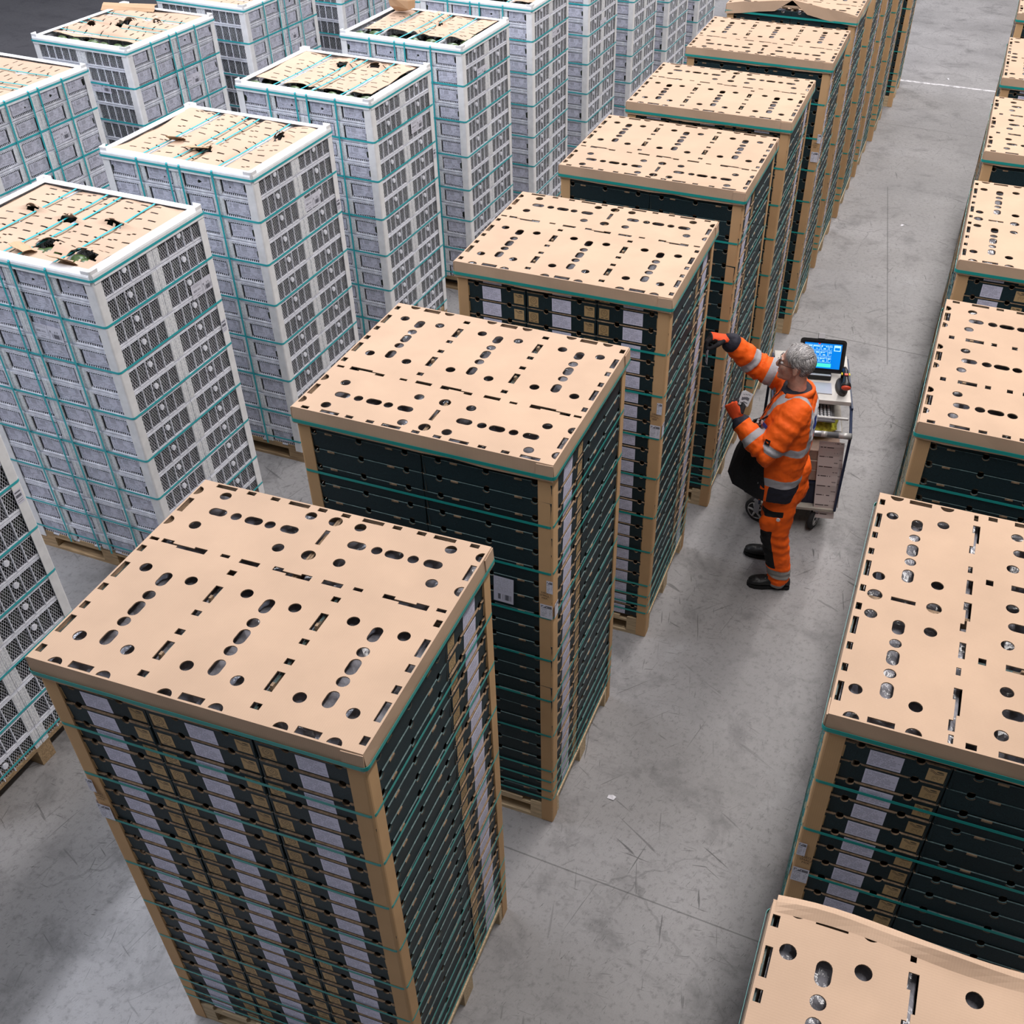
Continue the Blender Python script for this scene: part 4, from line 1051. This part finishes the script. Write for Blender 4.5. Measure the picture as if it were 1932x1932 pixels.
# --- shoes
shoe_m = [simple('black_leather', (.014, .014, .015), .42, ns=60, na=.4, bmp=.3), simple('black_sole', (.008, .008, .009), .8), simple('eyelet', (.6, .6, .6), .3, .8)]
def shoe(an, d):
    d = Vector((d[0], d[1], 0)).normalized(); s_ = Vector((-d.y, d.x, 0)); heel = Vector((an.x, an.y, 0))-d*.075
    b_ = MB(); R_ = []
    for t, w_, h in ((.0, .028, .055), (.03, .037, .095), (.085, .040, .112), (.12, .042, .095), (.17, .048, .070), (.22, .051, .058), (.262, .044, .050), (.288, .026, .036)):
        R_.append((heel+d*t+Vector((0, 0, .018+h/2)), s_*w_, Vector((0, 0, h/2))))
    b_.loft(R_, 0, 16); b_.ell(heel+d*.225+Vector((0, 0, .045)), (.05, .046, .036), 0, 12, 8, Matrix((d, s_, Vector((0, 0, 1)))).transposed())
    up = remesh(b_, .006, 4, .5); up.materials.append(shoe_m[0]); o = obj('shoe', localise(up), person)
    b2 = MB(); V1 = []; nn_ = 24
    prof = [(.0, .026), (.02, .036), (.08, .036), (.13, .038), (.19, .050), (.24, .050), (.275, .038), (.293, .014)]
    ou = [(t, w_) for t, w_ in prof]+[(t, -w_) for t, w_ in reversed(prof)]
    for z_ in (.001, .026): V1 += [heel+d*t+s_*w_+Vector((0, 0, z_))-PO for t, w_ in ou]
    k_ = len(ou); b2.add(V1, [tuple(range(k_)), tuple(range(2*k_-1, k_-1, -1))]+[(i, k_+i, k_+(i+1) % k_, (i+1) % k_) for i in range(k_)], 1)
    obj('sole', b2.mesh('sole', shoe_m), o)
    b3 = MB()
    for k in range(3):
        for q in (-1, 1): b3.ell(heel+d*(.135+.02*k)+s_*q*.017+Vector((0, 0, .108-.013*k))-PO, (.004,)*3, 2, 6, 4)
    for k in range(3): b3.tube([heel+d*(.135+.02*k)-s_*.02+Vector((0, 0, .106-.013*k))-PO, heel+d*(.140+.02*k)+s_*.02+Vector((0, 0, .106-.013*k))-PO], .003, 6, 1)
    obj('laces', b3.mesh('laces', shoe_m), o)
shoe(ANL, (-.97, -.22)); shoe(ANR, (-1, -.02))
# --- gloves
def glove(wr, d, n, curls, thumb, side, spread=.0, name='glove', FT=.112):
    G = 1.16; d = Vector(d).normalized(); n = Vector(n); n = (n-d*n.dot(d)).normalized(); s_ = d.cross(n)*side   # s_ points to the thumb side
    b_ = MB()
    R_ = [(wr-d*.02, s_*.036, n*.030), (wr+d*.012, s_*.034, n*.026), (wr+d*.045, s_*.044, n*.021), (wr+d*.085, s_*.047, n*.019), (wr+d*.102, s_*.044, n*.015)]
    b_.loft(R_, 0, 16)
    tips = []
    for k, (off, L_) in enumerate(((.032, .074), (.011, .082), (-.011, .077), (-.032, .062))):
        p = wr+d*(.096-.004*abs(k-1))+s_*off; dd = d.copy(); pts = [p-d*.02]; ang = 0
        pts.append(p)
        for j, fr in enumerate((.45, .30, .25)):
            ang += curls[k][j]; dirv = d*math.cos(ang)-n*math.sin(ang)+s_*spread*(1.5-k)*.15
            p = p+dirv*L_*fr; pts.append(p)
        rs = [.0115, .0115, .0108, .010, .0088]
        b_.tube(pts, rs, 10)
        for q, r in zip(pts[1:], rs[1:]): b_.ell(q, (r*1.02,)*3, 0, 8, 6)
        tips.append(pts[-1])
    p = wr+d*.035+s_*.036; pts = [wr+d*.02+s_*.02, p]
    for j, L_ in enumerate((.036, .030, .024)):
        t_ = thumb[j]; p = p+(d*t_[0]+s_*t_[1]-n*t_[2]).normalized()*L_; pts.append(p)
    rs = [.016, .0155, .0135, .012, .010]; b_.tube(pts, rs, 10)
    for q, r in zip(pts[1:], rs[1:]): b_.ell(q, (r*1.02,)*3, 0, 8, 6)
    b_.v = [tuple(wr+(Vector(q)-wr)*G) for q in b_.v]; tips = [wr+(q-wr)*G for q in tips]; pts = [wr+(q-wr)*G for q in pts]
    me = remesh(b_, .0042, 3, .45)
    attr(me, 'palm', lambda p, nn_: max((p-wr).dot(d)-FT, -((p-wr).dot(n))-.006 if (p-wr).dot(d) > .01 else -1, (p-wr).dot(s_)-.052))
    me.materials.append(amat('orange_grip_glove', [(.80, .085, .02), ('palm', (.020, .019, .022))], .8, bs=300))
    obj(name, localise(me), person); return tips, pts[-1]
CU = [(.5, .9, .6), (.6, 1.0, .7), (.7, 1.1, .7), (.8, 1.1, .7)]
tR, thR = glove(WRR, (-.66, -.28, .18), (-.12, .10, 1.0), [(.85, .75, .4), (1.0, .9, .5), (1.15, 1.0, .6), (1.25, 1.1, .6)], [(.7, .35, .6), (.7, -.1, .7), (.7, -.2, .6)], -1)
tL, thL = glove(WRL, (-.55, .22, .70), (-.45, -.80, .15), [(1.35, 1.55, .9)]*4, [(.6, .4, .6), (.7, -.2, .7), (.6, -.5, .6)], 1, FT=.20)
# knit cuffs
b_ = MB(); cuf = simple('navy_knit_cuff', (.028, .026, .042), .9, ns=200, na=.4)
for e, w_ in ((ELL, WRL), (ELR, WRR)):
    b_ = MB(); d = (w_-e).normalized(); b_.tube([w_-d*.060-PO, w_-d*.03-PO, w_-d*.002-PO, w_+d*.004-PO], [.050, .048, .043, .038], 20); obj('cuff', b_.mesh('cuff', [cuf], True), person)
# paper tags: one pinched in the raised glove, a few cards in the other
tagm = [sheet_label('paper_tag_print', lambda nt, x, y: band(x, .22, .8)*band(y, .15, .85)*wnoise(nt, (y*26).floor()).gt(.45), (.72, .70, .74))]
def card(name, c_, u, v_, w_, h, label, grp=None, th=.0015):
    u, v_ = Vector(u).normalized(), Vector(v_); v_ = (v_-u*v_.dot(u)).normalized(); n = u.cross(v_)
    b_ = MB(); P = [u*(-w_/2)-v_*(h/2), u*(w_/2)-v_*(h/2), u*(w_/2)+v_*(h/2), u*(-w_/2)+v_*(h/2)]
    b_.quad(*[p+n*th for p in P]); b_.add(P, [(3, 2, 1, 0)]); b_.add([p+n*th for p in P]+P, [(0, 4, 5, 1), (1, 5, 6, 2), (2, 6, 7, 3), (3, 7, 4, 0)])
    o = obj(name, b_.mesh(name, tagm), None, Vector(c_)); tag(o, label, 'tag', grp)
pinch = (tR[0]+tR[1]+thR)/3
card('paper_tag', pinch+Vector((.0, -.012, -.045)), (.45, -.85, .0), (.02, -.06, 1), .042, .10, 'white barcode tag pinched in the raised glove of the worker')
pl_ = (tL[0]+thL)/2
for k in range(3): card('paper_tag', pl_+Vector((.018+.006*k, -.012, .035+.004*k)), (1, -.12-.1*k, -.15), (.12*k, .35, 1), .062, .085, ('front', 'middle', 'rear')[k]+' barcode card held in the lowered glove of the worker', 'cards held by the worker')
# ------------------------------------------------------------------ the work cart
CM = [simple('cart_white_board', (.62, .59, .55), .55, ns=6, na=.12), simple('cart_blue_frame', (.02, .032, .075), .45), simple('cart_grey_steel', (.30, .30, .32), .35, .7), simple('tyre_rubber', (.02, .02, .021), .75), simple('wheel_hub', (.45, .44, .43), .4, .3), simple('cart_shelf_ply', (.40, .36, .31), .6, ns=8, na=.2)]
CO, CA = Vector((1.93, 5.1, 0)), math.radians(11)
cart = thing('work_cart', 'mobile computer cart with white top and dark blue frame', 'cart', CO, CA)
def cpart(name, fn, mats=CM, smooth=False, parent=None, **k):
    b_ = MB(); fn(b_); return obj(name, b_.mesh(name, mats, smooth), parent or cart, **k)
cpart('top_board', lambda b: b.box((.01, .052, .985), (.53, .64, .03), 0))
for s_ in (-1, 1):
    cpart('side_frame', lambda b: (b.tube([(.01+s_*.272, -.50, .215), (.01+s_*.272, -.50, .87), (.01+s_*.272, -.30, .955), (.01+s_*.272, .36, .955), (.01+s_*.272, .36, .215)], .0105, 8, 1), b.box((.01+s_*.276, .03, .955), (.012, .68, .05), 1)))
cpart('handle', lambda b: (b.tube([(-.27, -.505, .875), (.29, -.505, .875)], .021, 14, 2), b.tube([(.20, -.505, .875), (.285, -.505, .875)], .0225, 14, 4), b.tube([(.08, -.505, .875), (.12, -.505, .875)], .0222, 14, 4)), smooth=True)
cpart('cross_bar', lambda b: b.tube([(-.25, -.33, .90), (.27, -.33, .90)], .010, 10, 4))
cpart('base_shelf', lambda b: b.box((.01, -.07, .210), (.54, .86, .02), 5))
cpart('middle_shelf', lambda b: b.box((.01, .06, .70), (.52, .58, .018), 5))
cpart('keyboard_shelf', lambda b: b.box((-.03, -.245, .882), (.42, .22, .012), 2))
def caster(x_, y_, a):
    o = cpart('caster', lambda b: (b.box((0, 0, .194), (.07, .08, .012), 2), b.box((-.026, .01, .14), (.004, .045, .11), 2), b.box((.026, .01, .14), (.004, .045, .11), 2)), loc=(x_, y_, 0), rz=a)
    def wh(b):
        R_ = .096
        b.loft([((sx, .02, .096), (0, r, 0), (0, 0, r)) for sx, r in ((-.017, .066), (-.020, .082), (-.013, .0955), (.013, .0955), (.020, .082), (.017, .066))], 3, 26)
        for sx in (-1, 1):
            for k in range(5):
                t = 2*math.pi*k/5; b.tube([(sx*.018, .02, .096), (sx*.018, .02+.063*math.cos(t), .096+.063*math.sin(t))], .009, 6, 4)
            b.tube([(sx*.018, .02+.065*math.cos(2*math.pi*k/20), .096+.065*math.sin(2*math.pi*k/20)) for k in range(21)], .004, 6, 4)
    cpart('wheel', wh, smooth=True, parent=o)
caster(.15, -.45, -.45); caster(-.25, -.43, 1.0); caster(.25, .34, .2); caster(-.23, .34, .1)
def place(name, fn, label, cat, mats, loc=(0, 0, 0), smooth=False, group=None):
    b_ = MB(); fn(b_); o = obj(name, b_.mesh(name, mats, smooth), None, (Matrix.Rotation(CA, 4, 'Z') @ Vector(loc))+CO, CA); return tag(o, label, cat, group)
# tablet on stand
TB = [simple('tablet_rubber', (.012, .013, .014), .55), simple('tablet_glass', (.01, .01, .012), .12), simple('steel_grey', (.42, .42, .45), .35, .4)]
m, nt, b = base('tablet_screen', .2); x, y = uvxy(nt)
gx, gy = (x*4.6).fract(), ((y-.22)*4.1).fract()
cell = band(gx, .06, .94)*band(gy, .08, .92)*band(y, .22, .95)*x.lt(.74)
fr = (gx-.5).abs().gt(.40).mx((gy-.5).abs().gt(.38))*cell
tl = cell*band(gy, .62, .78)*wnoise(nt, (x*60).floor(), (y*20).floor()).gt(.35)
tl2 = cell*band(gy, .25, .40)*band(gx, .35, .65)*wnoise(nt, (x*60).floor()).gt(.4)
c = mixc(nt, fr.mx(tl).mx(tl2), (.0, .20, .72), (.45, .85, 1.0))
c = mixc(nt, band(y, .05, .20)*band(x, .32, .76), c, (.07, .75, .62)); c = mixc(nt, band(y, .06, .21)*band(x, .18, .31), c, (1.0, .33, .02))
c = mixc(nt, (band(x, .79, .97)*band(y, .72, .95)-band(x, .81, .95)*band(y, .75, .86)).gt(.5), c, (.45, .85, 1.0)); c = mixc(nt, band(x, .36, .42)*y.gt(.965), c, (.6, .01, .03))
setcol(nt, b, c); nt.links.new(c, b.inputs['Emission Color']); b.inputs['Emission Strength'].default_value = .55; TB.append(m); TB.append(simple('webcam_shell', (.62, .62, .65), .4))
tab = thing('tablet_computer', 'black rugged tablet with a lit blue screen standing on the cart', 'tablet', CO+Matrix.Rotation(CA, 3, 'Z') @ Vector((.062, .05, 1.0)), CA)
TT = math.radians(-24)
def tpart(name, fn, parent=tab, tilt=True, smooth=False):
    b_ = MB(); fn(b_)
    if tilt: Rm = Matrix.Rotation(TT, 3, 'X'); b_.v = [tuple(Rm @ Vector(v_)+Vector((0, .0, .035))) for v_ in b_.v]
    return obj(name, b_.mesh(name, TB, smooth), parent)
def rrect(w_, h, r, n=5): return [(sx*(w_/2-r)+r*math.cos(math.radians(a0+90*k/n)), sz*(h/2-r)+r*math.sin(math.radians(a0+90*k/n))) for sx, sz, a0 in ((1, 1, 0), (-1, 1, 90), (-1, -1, 180), (1, -1, 270)) for k in range(n+1)]
def slab(b, w_, h, r, y0, y1, zc, mi):
    P = rrect(w_, h, r); n = len(P); V = [(p[0], y0, p[1]+zc) for p in P]+[(p[0], y1, p[1]+zc) for p in P]
    b.add(V, [tuple(range(n-1, -1, -1)), tuple(range(n, 2*n))]+[(i, (i+1) % n, n+(i+1) % n, n+i) for i in range(n)], mi)
tpart('case', lambda b: slab(b, .325, .235, .022, -.012, .014, .118, 0)); tpart('glass', lambda b: slab(b, .295, .205, .008, -.0135, -.011, .118, 1))
tpart('screen', lambda b: b.quad((-.132, -.0142, .030), (.132, -.0142, .030), (.132, -.0142, .206), (-.132, -.0142, .206), 3))
tpart('dock', lambda b: (b.box((-.02, -.02, .022), (.20, .07, .03), 0), b.box((-.02, -.045, .036), (.19, .018, .012), 2), b.box((-.02, .03, .012), (.10, .10, .024), 0)), tilt=False)
o = tpart('webcam', lambda b: (b.box((-.02, 0, .258), (.045, .03, .036), 4), b.box((-.02, 0, .236), (.045, .024, .008), 0)))
place('steel_plate', lambda b: (b.box((0, 0, .0035), (.20, .145, .007), 0), b.tube([(-.06, .02, .007), (-.06, .02, .012)], .012, 12, 1)), 'flat grey steel plate lying on the cart before the tablet', 'plate', [TB[2], TB[0]], (.045, -.115, 1.0))
# barcode scanner standing in its cradle
SCN = [simple('scanner_black', (.018, .018, .02), .35), simple('scanner_red', (.62, .07, .03), .4), simple('indicator_yellow', (.9, .75, .02), .4), simple('scanner_grey', (.06, .055, .05), .5)]
sc_o = thing('barcode_scanner', 'black handheld barcode scanner with red trim in its cradle on the cart', 'scanner', CO+Matrix.Rotation(CA, 3, 'Z') @ Vector((.228, -.085, 1.0)), CA)
def spart(name, fn, smooth=True): b_ = MB(); fn(b_); return obj(name, b_.mesh(name, SCN, smooth), sc_o)
spart('cradle', lambda b: b.loft([((-.012, .0, z_), (rx, 0, 0), (0, ry, 0)) for z_, rx, ry in ((.0, .045, .115), (.018, .044, .112), (.03, .03, .08))], 3, 20))
spart('grip', lambda b: b.loft([((.0, y_, z_), (.019, 0, 0), (0, .010, .022)) for y_, z_ in ((.10, .030), (.11, .06), (.10, .09), (.05, .105), (-.03, .105))], 0, 14))
spart('head', lambda b: b.loft([((.0, y_, z_), (w_, 0, 0), (0, 0, h)) for y_, z_, w_, h in ((-.01, .105, .018, .018), (-.05, .10, .020, .02), (-.085, .094, .024, .022), (-.10, .092, .033, .023), (-.125, .088, .035, .024))], 0, 16))
spart('red_bumper', lambda b: b.loft([((.0, y_, z_), (w_, 0, 0), (0, 0, h)) for y_, z_, w_, h in ((-.122, .082, .034, .018), (-.134, .080, .033, .017), (-.138, .079, .026, .012))], 1, 16))
spart('trigger', lambda b: b.box((0, -.02, .124), (.024, .024, .006), 1), False)
for s_ in (-1, 1): spart('indicator', lambda b: b.ell((s_*.026, .012, .108), (.006, .018, .006), 2, 8, 6))
# keyboard
KB = [simple('keyboard_frame', (.45, .45, .48), .35, .5), simple('key_grey', (.42, .42, .44), .5)]
kb = thing('keyboard', 'small grey keyboard on the pull-out shelf of the cart', 'keyboard', CO+Matrix.Rotation(CA, 3, 'Z') @ Vector((-.005, -.255, .888)), CA)
b_ = MB(); b_.box((0, 0, .008), (.32, .175, .016), 0); b_.box((0, 0, .0165), (.31, .165, .002), 1); obj('case', b_.mesh('case', [KB[0], simple('key_bed', (.02, .02, .022), .6)]), kb)
KEY = MB().loft([((0, 0, z_), (r, 0, 0), (0, r, 0)) for z_, r in ((0, .0098), (.006, .0085), (.0065, .0075))], 0, 8, True, 4).mesh('key', [KB[1]])
for r in range(6):
    for c_ in range(12): obj('key', KEY, kb, (-.141+c_*.0256, -.066+r*.0264, .0175))
# goods on the cart
bx = [simple('plain_carton', (.36, .25, .20), .75, ns=20, na=.1, rnd=.1), simple('carton_flap', (.46, .34, .28), .75)]
def carton(name, x0, x1, y0, y1, z0, z1, label):
    def f(b):
        b.box(((x0+x1)/2, (y0+y1)/2, (z0+z1)/2), (x1-x0, y1-y0, z1-z0), 0)
        b.box(((x0+x1)/2, y0-.001, z1-.004), (x1-x0, .003, .006), 1)
    place(name, f, label, 'box', bx, group='cartons stacked on the cart')
carton('carton', -.20, .255, -.44, -.06, .430, .520, 'lowest flat brown carton in the pile on the cart'); carton('carton', -.20, .255, -.44, -.06, .524, .600, 'middle flat brown carton in the pile on the cart'); carton('carton', -.06, .250, -.43, -.08, .604, .684, 'top brown carton in the pile on the cart')
def crate(b):
    b.box((0, 0, .098), (.50, .44, .196), 0); b.box((0, 0, .190), (.52, .46, .018), 0)
    for k in range(7): b.box((-.22+k*.073, -.222, .09), (.006, .004, .16), 0)
navy = place('storage_box', crate, 'dark navy plastic storage box on the base shelf of the cart', 'box', [simple('navy_plastic', (.012, .016, .040), .45)], (.01, -.22, .2205))
z0_ = text_mesh('0', .075, simple('cream_print', (.55, .50, .40), .6)); z0_.transform(Matrix.Shear('XY', 4, (.2, 0)) if False else Matrix.Identity(4))
obj('number', z0_, navy, (-.035, -.226, .10), rot=(HP, 0, 0))
# hanging paper strips with repeated print
m, nt, b = base('strip_print', .6); x, y = uvxy(nt)
yy = (y*8).fract()
t1 = band(yy, .36, .46)*band(x, .06, .70)*wnoise(nt, (x*26).floor(), (y*8).floor()).gt(.18); t2 = band(yy, .80, .90)*band(x, .74, .97)*wnoise(nt, (x*30).floor(), (y*8).floor()).gt(.4)*.7
setcol(nt, b, mixc(nt, t1.mx(t2), (.64, .56, .54), (.07, .045, .045)))
def strip(x0, x1, z0, z1, y_, sw):
    def f(b):
        n = 16; V = []; F = []; uv = []
        for k in range(n+1):
            t = k/n; z_ = z1+(z0-z1)*t; dy = -.010*math.sin(t*math.pi*8)*.35-.03*t*t
            V += [(x0+sw*t, y_+dy, z_), (x1+sw*t, y_+dy, z_)]
        for k in range(n):
            F.append((2*k+2, 2*k+3, 2*k+1, 2*k)); a, c_ = 1-k/n, 1-(k+1)/n; uv.append([(0, c_), (1, c_), (1, a), (0, a)])
        b.add(V, F, 0, uv); b.add([(v_[0], v_[1]+.002, v_[2]) for v_ in V], [f_[::-1] for f_ in F], 0)
    return f
place('paper_strip', strip(.085, .235, .13, .785, -.458, .055), 'front fanfold label strip with rows of print hanging off the cart', 'paper strip', [m])
place('paper_strip', strip(.150, .262, .23, .775, -.446, .045), 'rear fanfold label strip peeking out behind the front one', 'paper strip', [m])
yb = simple('yellow_film', (.95, .80, .07), .25, ns=40, na=.4, spec=.6, bmp=.6)
def bag(b):
    b.ell((0, 0, .05), (.165, .13, .075), 0, 22, 12)
    b.v = [tuple(Vector(v_)*(1+.18*noise.noise(Vector(v_)*28))) for v_ in b.v]
place('yellow_bag', bag, 'crumpled yellow plastic bag lying beneath the cart handle', 'bag', [yb], (.06, -.20, .715))
place('white_card', lambda b: b.box((0, 0, .004), (.09, .16, .008), 0), 'white card lying beside the yellow bag on the cart', 'card', [simple('white_card', (.6, .59, .62), .5)], (.215, -.13, .709))
# bits of litter on the floor
lit = simple('litter_white', (.75, .73, .78), .6)
for k, (x_, y_, lab) in enumerate(((1.50, 1.86, 'small torn white paper scrap on the floor beside the barcode-sheet stack'), (2.22, 10.5, 'small white scrap on the floor between the rows'), (2.30, 16.3, 'tiny white scrap on the floor past the painted line'))):
    b_ = MB(); b_.add([(-.022, -.012, .002), (.018, -.016, .006), (.026, .012, .003), (.004, .016, .009), (-.02, .012, .002)], [(0, 1, 2, 3, 4)]); b_.add([(-.022, -.012, .0), (.018, -.016, .0), (.026, .012, .0), (.004, .016, .0), (-.02, .012, .0)], [(4, 3, 2, 1, 0)])
    tag(obj('paper_scrap', b_.mesh('paper_scrap', [lit]), None, (x_, y_, 0), k), lab, 'scrap')
# hall walls, out of view
WM = simple('pale_wall_panel', (.42, .43, .46), .7, ns=2, na=.1)
for nm, c_, d in (('wall_left', (-26, 14, 4.5), (.3, 60, 9)), ('wall_right', (26, 14, 4.5), (.3, 60, 9)), ('wall_back', (0, 43, 4.5), (52, .3, 9)), ('wall_front', (0, -15, 4.5), (52, .3, 9))):
    o = obj(nm, MB().box((0, 0, 0), d).mesh(nm, [WM]), None, c_); o['kind'] = 'structure'; o['label'] = 'pale panelled hall wall'
